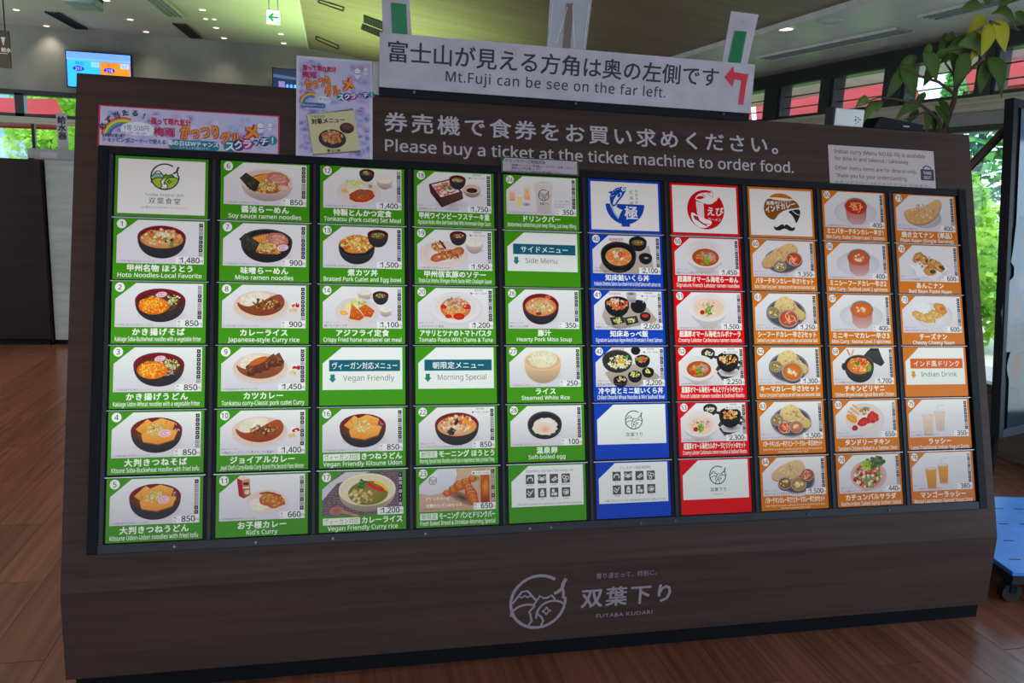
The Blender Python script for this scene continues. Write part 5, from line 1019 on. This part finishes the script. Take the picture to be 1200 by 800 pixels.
# ------------------------------------------------------------------ potted plant behind the board
PY = 4.15
def plant():
    base = at(1107, 150, PY); g = empty('potted_plant', (base.x - .05, PY, 0)); tag(g, 'tall potted plant with long drooping green and yellow leaves behind the board', 'plant')
    O = Vector((base.x - .05, PY, 0))
    MB().tube((0, 0, 0), (0, 0, .42), .15, .2, 20).build('pot', M['pot'], g); MB().tube((0, 0, .40), (0, 0, .425), .185, n=20).build('soil', M['soil'], g)
    def br(px, r0, r1, y=0):
        P = [at(x, yy, PY + y) - O for x, yy in px]; mb = MB()
        for i in range(len(P) - 1):
            q = i / (len(P) - 1); q2 = (i + 1) / (len(P) - 1); mb.tube(P[i], P[i + 1], r0 + (r1 - r0) * q, r0 + (r1 - r0) * q2, 8)
        mb.build('branch', M['stem'], g)
    MB().tube((0, 0, .42), at(1104, 160, PY) - O, .028, .022, 10).build('trunk', M['stem'], g)
    br([(1104, 160), (1110, 140), (1118, 118), (1120, 104), (1132, 86), (1150, 70), (1162, 50), (1163, 28)], .018, .006)
    br([(1104, 160), (1100, 140), (1088, 130), (1078, 122), (1070, 128)], .014, .006)
    br([(1118, 110), (1100, 96), (1080, 90), (1062, 82), (1050, 80)], .010, .004)
    br([(1120, 104), (1118, 88), (1108, 74), (1112, 62)], .009, .004)
    br([(1088, 130), (1075, 135), (1060, 140)], .008, .004, -.03)
    br([(1160, 25), (1175, 30), (1195, 35)], .008, .004)
    rnd = random.Random(5)
    def leafy(x0, y0, x1, y1, wpx, m, y=0, bend=.2):
        a = at(x0, y0, PY + y) - O; b_ = at(x1, y1, PY + y + rnd.uniform(-.06, .06)) - O; L = (b_ - a).length; sc = wpx * 1.25 / FPX * PY / .98
        d = (b_ - a).normalized(); fw = Vector((0, -1, 0)); side = d.cross(fw).normalized(); nrm = side.cross(d).normalized(); N = 9; vs = []; fs = []
        up = Vector((0, 0, 1))
        for i in range(N + 1):
            t = i / N; c = a + (b_ - a) * t + up * (bend * L * math.sin(math.pi * t) * .5); wv = sc * .5 * math.sin(math.pi * min(1, t * 1.02 + .02)) ** .75 * (1.12 - .3 * t)
            vs += [c - side * wv + nrm * wv * .35, c, c + side * wv + nrm * wv * .35]
        for i in range(N):
            for j in (0, 1): k0 = i * 3 + j; fs.append((k0, k0 + 1, k0 + 4, k0 + 3))
        me = bpy.data.meshes.new('leaf'); me.from_pydata(vs, [], fs); me.update()
        for p in me.polygons: p.use_smooth = True
        o = link('leaf', me, m, g); s_ = o.modifiers.new('s', 'SOLIDIFY'); s_.thickness = .0012
        if m is M['leafy']: o['label'] = 'yellow leaf'
    Gf, Yf = M['leaf'], M['leafy']
    for L in [(1060, 80, 1038, 118, 14, Gf), (1056, 76, 1072, 116, 19, Gf), (1075, 66, 1050, 84, 11, Gf), (1098, 68, 1082, 102, 15, Gf, .05), (1082, 62, 1098, 96, 17, Gf, -.04), (1112, 58, 1094, 70, 10, Gf), (1116, 62, 1122, 98, 15, Gf, .03),
              (1132, 62, 1118, 102, 19, Gf, -.03), (1122, 52, 1155, 74, 17, Gf, -.05, .5), (1140, 56, 1106, 62, 12, Gf, 0, .5), (1152, 74, 1148, 112, 16, Gf), (1158, 68, 1176, 104, 20, Gf), (1164, 72, 1174, 116, 10, Gf, .06),
              (1160, 28, 1150, 66, 18, Yf, -.03), (1164, 24, 1178, 62, 19, Yf), (1156, 22, 1132, 42, 13, Yf, .04, .4), (1150, 36, 1138, 72, 16, Yf, .06), (1162, 16, 1192, 36, 9, Gf, .02, .6), (1150, 8, 1126, 10, 10, Gf), (1170, 4, 1196, -2, 12, Gf), (1158, 6, 1150, -10, 12, Gf),
              (1078, 124, 1048, 142, 12, Gf, 0, .4), (1076, 128, 1062, 146, 9, Gf, .03), (1086, 132, 1086, 156, 10, Gf), (1094, 130, 1094, 158, 9, Gf, .04), (1096, 124, 1112, 150, 10, Gf, .02), (1100, 118, 1112, 136, 9, Gf, .04), (1084, 108, 1072, 124, 9, Gf),
              (1022, 118, 1028, 132, 15, Gf, -.3), (1018, 116, 1002, 126, 9, Gf, -.3), (1020, 120, 1012, 146, 10, Gf, -.3), (1100, 58, 1112, 40, 10, Gf, .05), (1092, 54, 1080, 66, 9, Gf), (1108, 46, 1120, 44, 9, Gf), (1190, 14, 1200, 30, 10, Gf), (1180, 2, 1168, 14, 8, Gf), (1128, 56, 1100, 76, 11, Gf, .08)]:
        leafy(*L)
    br([(1078, 122), (1050, 116), (1030, 114), (1018, 118)], .006, .003, -.1)
plant()

# ------------------------------------------------------------------ leaning sign on its wheeled stand, at right
def leaning():
    a = Vector((3.635, 3.60, .46)); ud = Vector((.913, .407, 0)).normalized(); upd = Vector((.02, .13, 1)).normalized(); nn_ = ud.cross(upd).normalized()
    if nn_.y > 0: nn_ = -nn_
    Mx = Matrix(((ud.x, upd.x, nn_.x, a.x), (ud.y, upd.y, nn_.y, a.y), (ud.z, upd.z, nn_.z, a.z), (0, 0, 0, 1)))
    g = empty('leaning_poster_stand', (3.6, 3.5, 0)); tag(g, 'tall black-framed poster panel leaning on a wheeled stand at the right edge', 'poster stand')
    inv = g.matrix_world.inverted()
    Gm = Matrix.Translation((-3.6, -3.5, 0)) @ Mx
    def pt(m_, name, mt, bev=0):
        o = m_.build(name, mt, g, bev); o.matrix_local = Gm; return o
    W_, Hh = 1.3, 1.88
    pt(MB().box(0, 0, -.03, .045, Hh, .02), 'frame_side', M['black'], .003); pt(MB().box(W_ - .045, 0, -.03, W_, Hh, .02), 'frame_side', M['black'], .003)
    pt(MB().box(.045, Hh - .045, -.03, W_ - .045, Hh, .02), 'frame_top', M['black']); pt(MB().box(.045, 0, -.03, W_ - .045, .045, .02), 'frame_bottom', M['charcoal'])
    pt(MB().box(.03, .03, -.025, W_ - .03, Hh - .03, 0), 'backing_board', M['charcoal'])
    k = Canvas(.01, .002); w0 = 121; h0 = 179
    k.rect(0, 0, w0, h0, (96, 110, 128), (44, 52, 62))
    for (x, y, rx, ry, c1) in ((20, 78, 26, 22, (88, 74, 76)), (8, 112, 20, 26, (104, 66, 50)), (30, 120, 26, 18, (70, 48, 44)), (12, 96, 12, 8, (126, 100, 84)), (34, 150, 30, 14, (84, 88, 86)), (8, 144, 10, 14, (110, 56, 36)), (60, 110, 40, 30, (96, 70, 56))): k.blob(x, y, rx, ry, c1, (66, 74, 84), .16, 20)
    for y in (60, 104, 138): k.line([(2, y), (60, y - 9), (119, y - 14)], .8, (60, 66, 76))
    o = k.build('poster_print', printmat('gloss_poster_print', False, .12, 0), g); o.matrix_local = Gm @ Matrix.Translation((.045, Hh - .045, 0))
    MB().tube(at(1182, 148, 3.95) - g.location, at(1128, 204, 3.98) - g.location, .026, n=8).build('brace', mat('brown_bar', (70, 54, 46), .5), g)
    # legs from panel to base plate, base plate and casters
    MB().tube((.30, .35, 0), (.28, .35, .6), .02).build('upright', M['black'], g); MB().tube((1.0, .66, 0), (.98, .66, .6), .02).build('upright', M['black'], g)
leaning()
pc = atz(1187, 670, .175); th = math.radians(-9.5); ox = Vector((math.cos(th), math.sin(th), 0)); oy = Vector((-math.sin(th), math.cos(th), 0)); po = pc + ox * .42 + oy * .48
g = empty('steel_base_plate', (po.x, po.y, 0)); tag(g, 'blue-shining slotted steel base plate on casters, lower right', 'base plate')
g.rotation_euler = (0, 0, th)
bp_ = MB().box(-.42, -.48, .155, .36, .42, .175).build('plate', M['plate'], g, .003); MB().box(-.40, -.46, .105, .34, .40, .155).build('tray', M['rubber'], g, .004)
for j in range(4):
    for i in range(6): MB().box(-.35 + i * .11, -.36 + j * .2, .1748, -.30 + i * .11, -.352 + j * .2, .1762).build('slot', M['rubber'], g)
for x, y in ((-.36, -.40), (.30, -.40), (-.36, .36), (.30, .36)):
    c = MB().tube((x, y - .02, .045), (x, y + .02, .045), .045, n=16).build('caster', M['rubber'], g); MB().box(x - .015, y - .028, .045, x + .015, y + .028, .108).build('fork', M['black'], c)

# ------------------------------------------------------------------ the menu board
BX0, BX1 = -.852, 2.698
BO = Vector(((BX0 + BX1) / 2, 2.85, 0))
root = empty('menu_board', BO); tag(root, 'wide dark wooden menu board with sloping backlit front', 'menu board')
NW = -.006                                              # wood surface sits a little behind the cards
def bl(u, v, n=0): return bpt(u, v, n) - BO
top = bpt(0, -.2815, NW); cre = bpt(0, 1.4415, NW)
def X_(x, y, z): return (x - BO.x, y - BO.y, z)
# front slope panel, lower upright panel, end panels, back, top, kick
pf = [(BX0, top.y, top.z), (BX1, top.y, top.z), (BX1, cre.y, cre.z), (BX0, cre.y, cre.z)]
MB().prism([X_(*p) for p in pf], (0, .024, .0)).build('front_slope_panel', M['wood'], root)
MB().box(BX0 - BO.x, cre.y - BO.y, .077, BX1 - BO.x, cre.y - BO.y + .024, cre.z + .002).build('lower_front_panel', M['wood_low'], root)
yb = top.y + .10
for xx in (BX0, BX1 - .022):
    MB().prism([X_(xx, top.y + .02, top.z - .001), X_(xx, yb, top.z - .001), X_(xx, yb, .077), X_(xx, cre.y + .02, .077), X_(xx, cre.y + .02, cre.z)], (.022, 0, 0)).build('end_panel', M['wood'], root)
MB().box(BX0 + .022 - BO.x, yb - .02 - BO.y, .077, BX1 - .022 - BO.x, yb - BO.y, top.z - .03).build('back_panel', M['wood'], root)
MB().box(BX0 + .002 - BO.x, top.y - BO.y + .01, top.z - .024, BX1 - .002 - BO.x, yb - BO.y, top.z - .001).build('top_panel', M['wood'], root)
MB().box(BX0 + .02 - BO.x, 2.616 - BO.y, 0, BX1 - .006 - BO.x, yb - .02 - BO.y, .077).build('kick_plinth', M['kick'], root)
# light box: backing, outer frame, rails between the cards
def fb(name, u0, v0, u1, v1, n0, n1, m, bev=0):
    mb = MB(); mb.add([bl(u, v, n) for n in (n0, n1) for u, v in ((u0, v0), (u1, v0), (u1, v1), (u0, v1))], [(0, 1, 2, 3), (7, 6, 5, 4), (0, 4, 5, 1), (1, 5, 6, 2), (2, 6, 7, 3), (3, 7, 4, 0)])
    return mb.build(name, m, root, bev)
fb('light_box_back', -.03, -.02, 3.345, 1.30, -.0058, -.0034, M['black'])
fb('frame_top', -.052, -.030, 3.366, -.004, -.0058, .009, M['black'], .002)
fb('frame_bottom', -.050, 1.289, 3.366, 1.320, -.0058, .009, M['charcoal'], .002)
fb('frame_side', -.052, -.03, -.020, 1.318, -.0058, .012, M['kick'], .002)
fb('frame_side', 3.330, -.03, 3.368, 1.318, -.0058, .012, M['kick'], .002)
fb('frame_edge_strip', -.020, -.016, -.006, 1.289, -.0058, .006, M['charcoal'])
for i in range(9):
    a = COLX[i][0] + COLX[i][1] + .001; b_ = COLX[i + 1][0] - .001; w3 = (b_ - a)
    fb('upright_rail', a, -.004, b_, 1.292, -.0058, .004, M['black'])
    fb('rail_edge', a + w3 * .36, -.004, a + w3 * .64, 1.30, .004, .0075, M['charcoal'])
for i in range(10):
    for r in range(6):
        v = ROWY[r]; x, wd = COLX[i]
        if r: fb('shelf_lip', x - .008, v - .0045, x + wd + .008, v - .0018, -.003, .0045, M['silver'])
for i, (u, v) in enumerate(((.212, 1.306), (.467, 1.306), (.719, 1.306), (1.035, 1.306), (1.412, 1.306), (1.492, 1.306), (1.839, 1.306), (1.977, 1.306), (2.535, 1.306), (2.9, 1.306))):
    MB().tube(bl(u, v, .009), bl(u, v, .013), .0045, n=10).build('screw', M['screw'], root)
def on_board(k, name, u=0, v=0, n=NW + .0004, m=None, par=None):
    o = k.build(name, m or M['print'], par or root); o.matrix_local = Matrix.Translation(-BO) @ bmtx(u, v, n) if par is None else Matrix.Identity(4); return o
INK = (198, 184, 190)
k = Canvas(.001); k.text('券売機で食券をお買い求めください。', 899, -149, 78, INK, w=1593, bold=.014, space=1.25); on_board(k, 'japanese_lettering')
k = Canvas(.001); k.text('Please buy a ticket at the ticket machine to order food.', 901, -69, 60, INK, w=1657, bold=.012); on_board(k, 'english_lettering')
# emblem and name on the lower panel (vertical plane)
def on_low(k, name):
    o = k.build(name, M['print'], root); o.matrix_local = Matrix(((1, 0, 0, -BO.x), (0, 0, -1, cre.y - BO.y - .0004), (0, 1, 0, 0), (0, 0, 0, 1))); return o
LI = (156, 140, 150)
k = Canvas(.001); futaba_logo(k, 730, -235, 103, LI, 11); on_low(k, 'round_emblem')
k = Canvas(.001); k.text('双葉下り', 894, -204, 82, LI, w=358, bold=.02, space=1.2); k.text('寄り道だって、特別に。', 948, -312, 24, LI, w=238, space=1.1); k.text('FUTABA KUDARI', 958, -152, 22, LI, w=223, space=1.1, serif=True); on_low(k, 'name_lettering')
# mounting strip with screws on the top edge, carrying the big sign
for ci, colm in enumerate(CARDS):
    for ri, sp in enumerate(colm): build_card(ci, ri, sp)

# ------------------------------------------------------------------ things fixed on and above the board
SY = 3.02
g = empty('direction_sign', (.893, SY, 2.036)); tag(g, 'long white sign with black lettering and a red arrow, on top of the board', 'sign')
MB().box(.156 - .893, 0, .018, 1.628 - .893, .006, .205).build('panel', M['paper'], g)
MB().box(.156 - .893, .008, -.012, 1.628 - .893, .022, .06).build('mounting_strip', M['kick'], g)
for x in (.283, .9, 1.514): MB().tube((x - .893, .008, .009), (x - .893, .003, .009), .005, n=10).build('screw', M['screw'], g)
k = Canvas(.001); DK = (30, 28, 34)
k.text('富士山が見える方角は奥の左側です', 186, -2150, 78, DK, w=1290, bold=.013); k.text('Mt.Fuji can be see on the far left.', 396, -2090, 50, DK, w=862, space=1.1, bold=.008)
RD_ = (214, 26, 48); k.poly([(1500, -2184), (1534, -2228), (1540, -2206), (1603, -2202), (1598, -2170), (1592, -2084), (1570, -2084), (1574, -2176), (1545, -2178), (1538, -2148)], RD_)
f = k.build('lettering', M['print'], g); f.rotation_euler = (math.pi / 2, 0, 0); f.location = (-.893, -.001, -2.036)

def strip(name, label, px, Y, m, thick=.004, extra=None):
    P = [at(x, y, Y) for x, y in px]; c_ = P[0] * 0
    for p in P: c_ += p / len(P)
    g = empty(name, (c_.x, Y, min(p.z for p in P))); tag(g, label, 'paper strip' if name == 'paper_strip' else 'plastic sleeve')
    MB().prism([p - g.location for p in P], (0, thick, 0)).build('sheet', m, g); return g
g = strip('paper_strip', 'white paper strip with green tape behind the left end of the long sign', [(446, -45), (477, -40), (483, 52), (449, 49)], SY + .030, M['paper'])
P = [at(x, y, SY + .029) - g.location for x, y in ((458, 3), (476, 5), (478, 50), (460, 48))]; MB().prism(P, (0, -.001, 0)).build('green_tape', M['green_tape'], g)
g = strip('plastic_sleeve', 'clear plastic sleeve standing behind the middle of the long sign', [(646, -30), (697, -26), (686, 62), (641, 60)], SY + .030, M['sleeve'], .003)
P = [at(x, y, SY + .028) - g.location for x, y in ((664, 4), (672, 4), (668, 58), (659, 57))]; MB().prism(P, (0, -.001, 0)).build('inner_tube', mat('sleeve_tube', (112, 92, 84), .3), g)
for a, b_ in (((665, 8), (652, 50)), ((671, 6), (673, 56)), ((690, 4), (684, 56)), ((648, 2), (643, 55))): MB().tube(at(*a, SY + .027) - g.location, at(*b_, SY + .027) - g.location, .0012, n=6).build('fold', M['white'], g)
g = strip('paper_strip', 'white paper strip with striped green tape, tilted, behind the right end of the long sign', [(857, 13), (889, 17), (874, 84), (845, 80)], SY + .030, M['paper'])
P = [at(x, y, SY + .028) - g.location for x, y in ((861, 36), (875, 37), (867, 80), (852, 78))]; MB().prism(P, (0, -.001, 0)).build('green_tape', M['green_tape'], g)
for q in (3, 7, 10): MB().prism([at(861 + q, 36.5, SY + .027) - g.location, at(861.7 + q, 36.5, SY + .027) - g.location, at(852.7 + q, 79, SY + .027) - g.location, at(852 + q, 79, SY + .027) - g.location], (0, -.0006, 0)).build('tape_stripe', mat('dark_green', (8, 84, 50), .4), g)
k = Canvas(.001); k.text('A2', 0, 0, 22, (150, 146, 150), 'C'); f = k.build('pencil_mark', M['print'], g); f.rotation_euler = (math.pi / 2, 0, 0); f.location = at(871, 28, SY + .028) - g.location

# small plates and notices lying on the slope
def sheet(name, label, cat, u0, v0, u1, v1, n, draw, edge=None, thick=.0012, m=None):
    wd, h = u1 - u0, v1 - v0; g = empty(name, mtx=bmtx(u0, v0, n)); tag(g, label, cat)
    MB().box(0, -h, -thick, wd, 0, 0).build('sheet', M['paper'] if m is None else m, g)
    k = Canvas(wd / 100, .0002); draw(k, h / wd * 100); k.build('print', M['print'], g); return g
def wash(k, h, n, seed, w_=100):
    rnd = random.Random(seed); st = random.getstate(); random.seed(seed)
    k.rect(0, 0, w_, h, (206, 194, 226))
    for _ in range(n):
        x, y = rnd.uniform(3, w_ - 3), rnd.uniform(2, h - 2); r = rnd.uniform(2, 6) * (1 if w_ == 100 else 1); c1 = rnd.choice([(168, 150, 214), (150, 140, 210), (222, 190, 226), (190, 206, 236), (236, 206, 226), (140, 170, 220)])
        k.blob(x, y, min(r, x, w_ - x), min(r * .8, y, h - y), c1, (206, 194, 226), .2, 14)
    random.setstate(st)
def rainbow(k, cx, cy, r):
    for i, c1 in enumerate(((222, 70, 60), (240, 150, 50), (240, 220, 70), (100, 180, 80), (70, 130, 200), (120, 80, 170))): k.arc(cx, cy, r - i * r * .075, r - i * r * .075, 185, 290, r * .08, c1)
def balls(k, x, y, r, step, dy):
    for i, (ch, c1) in enumerate(zip('スクラッチ！', ((30, 130, 140), (50, 40, 120), (176, 40, 120), (60, 60, 140), (60, 40, 130), (30, 140, 150)))):
        q = r * (1 if i != 3 else .62) * (1 - i * .05); k.ell(x + i * step, y + i * dy, q, q, c1); k.text(ch, x + i * step, y + i * dy + q * .62, q * 1.7, (246, 246, 250), 'C', bold=.03)
def ghost(k, x, y, r):
    k.blob(x, y + r * 1.3, r * .9, r * 1.2, (238, 238, 244), (226, 226, 236), .12, 12); k.ell(x, y, r, r, (244, 244, 248)); k.arc(x, y, r, r, 0, 360, r * .12, (120, 120, 140)); k.line([(x - r * .8, y + r * .85), (x + r * .8, y + r * .85)], r * .2, (200, 60, 80))
    for s in (-1, 1): k.ell(x + s * r * .35, y, r * .12, r * .12, (70, 70, 90), n=6)
def fat(k, t, x, y, size, w_, rot=0, c1=(246, 150, 30), c2=(186, 20, 40)):
    k.text(t, x, y, size, c2, w=w_, bold=.095, rot=rot); k.text(t, x, y, size, c2, w=w_, bold=.05, rot=rot); k.text(t, x + .05 * size, y - .01 * size, size, c1, w=w_ * .96, bold=.034, rot=rot)
def d_banner(k, h):
    k.rect(0, 0, 100, h, (214, 20, 70)); 
    rnd = random.Random(4); random.seed(4); k.rect(.9, .7, 99.1, h - .8, (208, 198, 226))
    for _ in range(60):
        x, y = rnd.uniform(4, 96), rnd.uniform(3.5, h - 3.5); k.blob(x, y, min(rnd.uniform(2, 5), x - 1, 99 - x), min(2.6, y - .9, h - 1 - y), rnd.choice([(140, 116, 200), (214, 160, 212), (160, 180, 230), (236, 210, 230), (116, 110, 196)]), (208, 194, 226), .2, 12)
    rainbow(k, 13.5, 18.5, 11.5)
    k.ell(21, 13, 9, 4, (240, 236, 244)); k.ell(16, 13.5, 4, 3, (240, 236, 244)); k.ell(26, 14, 4, 3, (240, 236, 244))
    for i, ch in enumerate('必ず当たる！'): a = math.radians(202 + i * 19); k.text(ch, 15.2 + 12.6 * math.cos(a) + i * .6, 18.6 + 13.4 * math.sin(a), 4.0, (50, 46, 70), 'C', bold=.04, rot=-50 + i * 13)
    k.text('1等 500円', 13.5, 14.2, 4, (110, 90, 130), w=13.5); k.text('2等 200円 / 3等 100円', 12.8, 16.4, 1.7, (110, 90, 130), w=13)
    k.text('お食事やお買い物で', 2.4, 18.6, 2.4, (60, 50, 120), w=12, bold=.04); k.text('ショッピングコーナーで使える！', 2.4, 21.2, 3, (50, 46, 120), w=35, bold=.03)
    k.text('腹って晴れ気分', 28, 9.4, 4.4, (206, 30, 60), w=22, bold=.05); k.text('梅雨', 29.6, 16.2, 5.8, (190, 20, 90), bold=.06); k.text('の', 40, 15.8, 2.4, (190, 20, 90))
    fat(k, 'がっつり', 44, 17.2, 9, 22, -4); fat(k, 'グル', 66, 18.6, 7.5, 13, -2); fat(k, 'メ', 79, 15.2, 10.5, 9.5, -2)
    k.rr(37.5, 18.2, 66, 24, 2.9, (30, 120, 150)); k.text('雨の日はWチャンス！', 52, 21.4, 3.2, (240, 246, 250), 'C', bold=.03); k.text('スクラッチ2回引けて！', 52, 23.5, 1.7, (240, 246, 250), 'C'); balls(k, 72, 20.6, 3.7, 4.8, -1.0); ghost(k, 89, 7, 1.9); ghost(k, 94.5, 6.4, 1.4)
sheet('scratch_banner', 'long red-edged purple banner with orange lettering, taped above card one column', 'poster', -.0577, -.1747, .5315, -.0306, NW + .003, d_banner)
# upright poster, its top standing above the board edge
def d_poster(k, h):
    k.rect(0, 0, 100, h, (222, 216, 226)); rnd = random.Random(9)
    k.rect(3, 3.5, 97, h, (206, 196, 224))
    for _ in range(110):
        x = rnd.choice([rnd.uniform(7, 24), rnd.uniform(78, 94), rnd.uniform(7, 94)]); y = rnd.uniform(9, h - 6); k.blob(x, y, min(rnd.uniform(4, 9), x - 3, 97 - x), rnd.uniform(3, 6), rnd.choice([(118, 96, 186), (196, 140, 200), (140, 160, 220), (92, 96, 180), (160, 124, 196)]), (198, 184, 220), .2, 12)
    k.text('腹って晴れ気分', 8, 19, 8, (206, 30, 60), w=44, bold=.05); k.text('梅雨', 7, 29, 9.5, (190, 20, 90), bold=.06); k.text('の', 27, 28, 4.4, (190, 20, 90))
    fat(k, 'がっつり', 13, 46, 17, 34, -14); fat(k, 'グル', 38, 55, 16, 22, -16); fat(k, 'メ', 60, 44, 20, 17, -12)
    balls(k, 58, 53.5, 5.6, 8.2, -1.2); ghost(k, 80, 16, 4.4); ghost(k, 91, 13, 3.2); rainbow(k, 20, 66, 16); k.ell(36, 59, 10, 4.5, (238, 234, 244)); k.text('1等 500円', 27, 60.5, 5, (100, 80, 120), w=19)
    k.rr(7, 64, 38, 71, 3, (30, 110, 150)); k.text('雨の日はWチャンス！', 22, 69, 3.6, (236, 242, 248), 'C', maxw=28); k.text('ショッピングコーナーで使える！', 8, 75.5, 3.2, (60, 50, 120), w=34)
    k.poly([(13, 82), (74, 68), (84, 128), (22, 136)], (140, 126, 110)); k.poly([(14, 81), (75, 71), (83.5, 126), (22, 134)], (222, 206, 156)); D = (50, 36, 34)
    k.text('対象商品例', 19, 84.5, 3.8, D, rot=-4); k.text('対象メニュー', 20, 93, 8, D, w=44, bold=.04, rot=-7); k.ell(66, 96, 9.5, 7.5, (70, 34, 36), (50, 28, 32)); k.ell(66, 94, 7.5, 4.4, (110, 80, 60), (120, 24, 32)); k.ell(47, 112, 18, 13, (50, 34, 34), (40, 30, 34)); st = random.getstate(); random.seed(3); k.scat(47, 110, 13.5, 8.5, [(226, 130, 60), (206, 100, 50), (240, 170, 100), (214, 110, 80)], 90, (1.2, 3)); random.setstate(st)
    k.text('煮カツ丼', 49, 130, 4.4, D, 'C', bold=.03, rot=-4); k.text('1,500円', 68, 130.5, 4.2, D, w=15, rot=-4)
sheet('gourmet_poster', 'upright purple poster with orange lettering and a bowl picture, between banner and long sign', 'poster', .588, -.400, .856, -.032, NW + .006, d_poster, thick=.004)
g = empty('masking_tape_tab', mtx=bmtx(.858, -.40, NW + .004)); tag(g, 'pale sticky sheet at the right edge of the upright poster', 'tape'); MB().add([(0, 0, 0), (.03, .004, 0), (.034, -.12, .002), (.024, -.125, 0), (-.002, -.12, 0), (0, 0, -.001), (.03, .004, -.001), (.034, -.12, .001), (.024, -.125, -.001), (-.002, -.12, -.001)], [(0, 4, 3, 2, 1), (5, 6, 7, 8, 9), (0, 1, 6, 5), (1, 2, 7, 6), (2, 3, 8, 7), (3, 4, 9, 8), (4, 0, 5, 9)]).build('tape', M['tape'], g)
def d_note(k, h):
    k.rect(0, 0, 100, h, (206, 186, 182)); D = (74, 58, 62)
    k.text('Indian curry (Menu NO.60-76) is available', 5.5, 6.6, 4.4, D, w=86, bold=.01); k.text('for dine-in and takeout / takeaway.', 5.5, 12.4, 4.4, D, w=70, bold=.01); k.text('Other menu items are for dine-in only.', 5.5, 20.2, 4.2, D, w=77, bold=.01); k.text('Thank you for your understanding.', 6, 26.6, 4.2, D, w=67, bold=.01)
    k.rect(86, 16, 99, 25.5, (40, 46, 76)); k.arc(92.5, 16.4, 4, 3.2, 180, 360, 1, (40, 46, 76)); k.text('TAKE', 92.5, 20.3, 3.4, (206, 196, 200), 'C', bold=.03); k.text('OUT', 92.5, 24.2, 3.4, (206, 196, 200), 'C', bold=.03); k.text('※インドカレーはテイクアウトできます。', 5, 31.4, 2.6, (110, 90, 92), w=90)
sheet('takeout_notice', 'pale pink takeout notice with dark English text, above the orange cards', 'notice', 2.722, -.1965, 3.232, -.027, NW + .002, d_note)
def d_how(k, h):
    k.rect(0, 0, 100, h, (30, 84, 52)); k.poly([(5, 1.4), (97.5, 1.4), (97.5, h - 1.5), (2, h - 1.5), (2, 6)], (196, 176, 184)); D = (60, 52, 58)
    k.text('ドリンクバーご利用方法', 6, 6.6, 4.8, D, w=50, bold=.03); k.text('食券機でドリンクバー券を購入し、カウンターへお渡しください。', 13, 11.2, 3.2, D, w=80, bold=.02); k.text('専用カップをお渡しします。', 13, 14.8, 3.2, D, w=38, bold=.02); k.text('ドリンクコーナーでお好きなお飲み物をどうぞ。', 13, 18.4, 3.2, D, w=62, bold=.02)
sheet('drink_bar_notice', 'small green-edged notice just above the drink cup card', 'notice', 1.329, -.066, 1.633, -.0065, .0105, d_how)

# things standing on the board's top
g = empty('wireless_speaker', (2.115, 3.105, 2.034)); tag(g, 'small white perforated box standing on the board top', 'device')
MB().box(-.07, -.03, 0, .07, .03, .074).build('housing', M['white'], g, .006); MB().box(-.078, -.028, 0, -.066, .03, .078).build('side_cover', M['charcoal'], g, .003)
rnd = random.Random(2)
for i in range(9): a = rnd.uniform(0, 6.28); r = rnd.uniform(.004, .018); MB().tube((.035 + r * math.cos(a), -.0305, .037 + r * 1.2 * math.sin(a)), (.035 + r * math.cos(a), -.0318, .037 + r * 1.2 * math.sin(a)), .0025, n=8).build('hole', M['black'], g)
g = empty('black_tablet', (2.35, 3.105, 2.034)); tag(g, 'flat black device lying wedge-like on the board top', 'device')
MB().prism([(-.125, -.04, 0), (.115, -.04, 0), (.125, -.04, .028), (-.085, -.04, .05), (-.10, -.04, .046)], (0, .09, 0)).build('housing', M['kick'], g, .003)
MB().box(.02, -.0415, .014, .05, -.0395, .020).build('status_window', M['grey'], g)
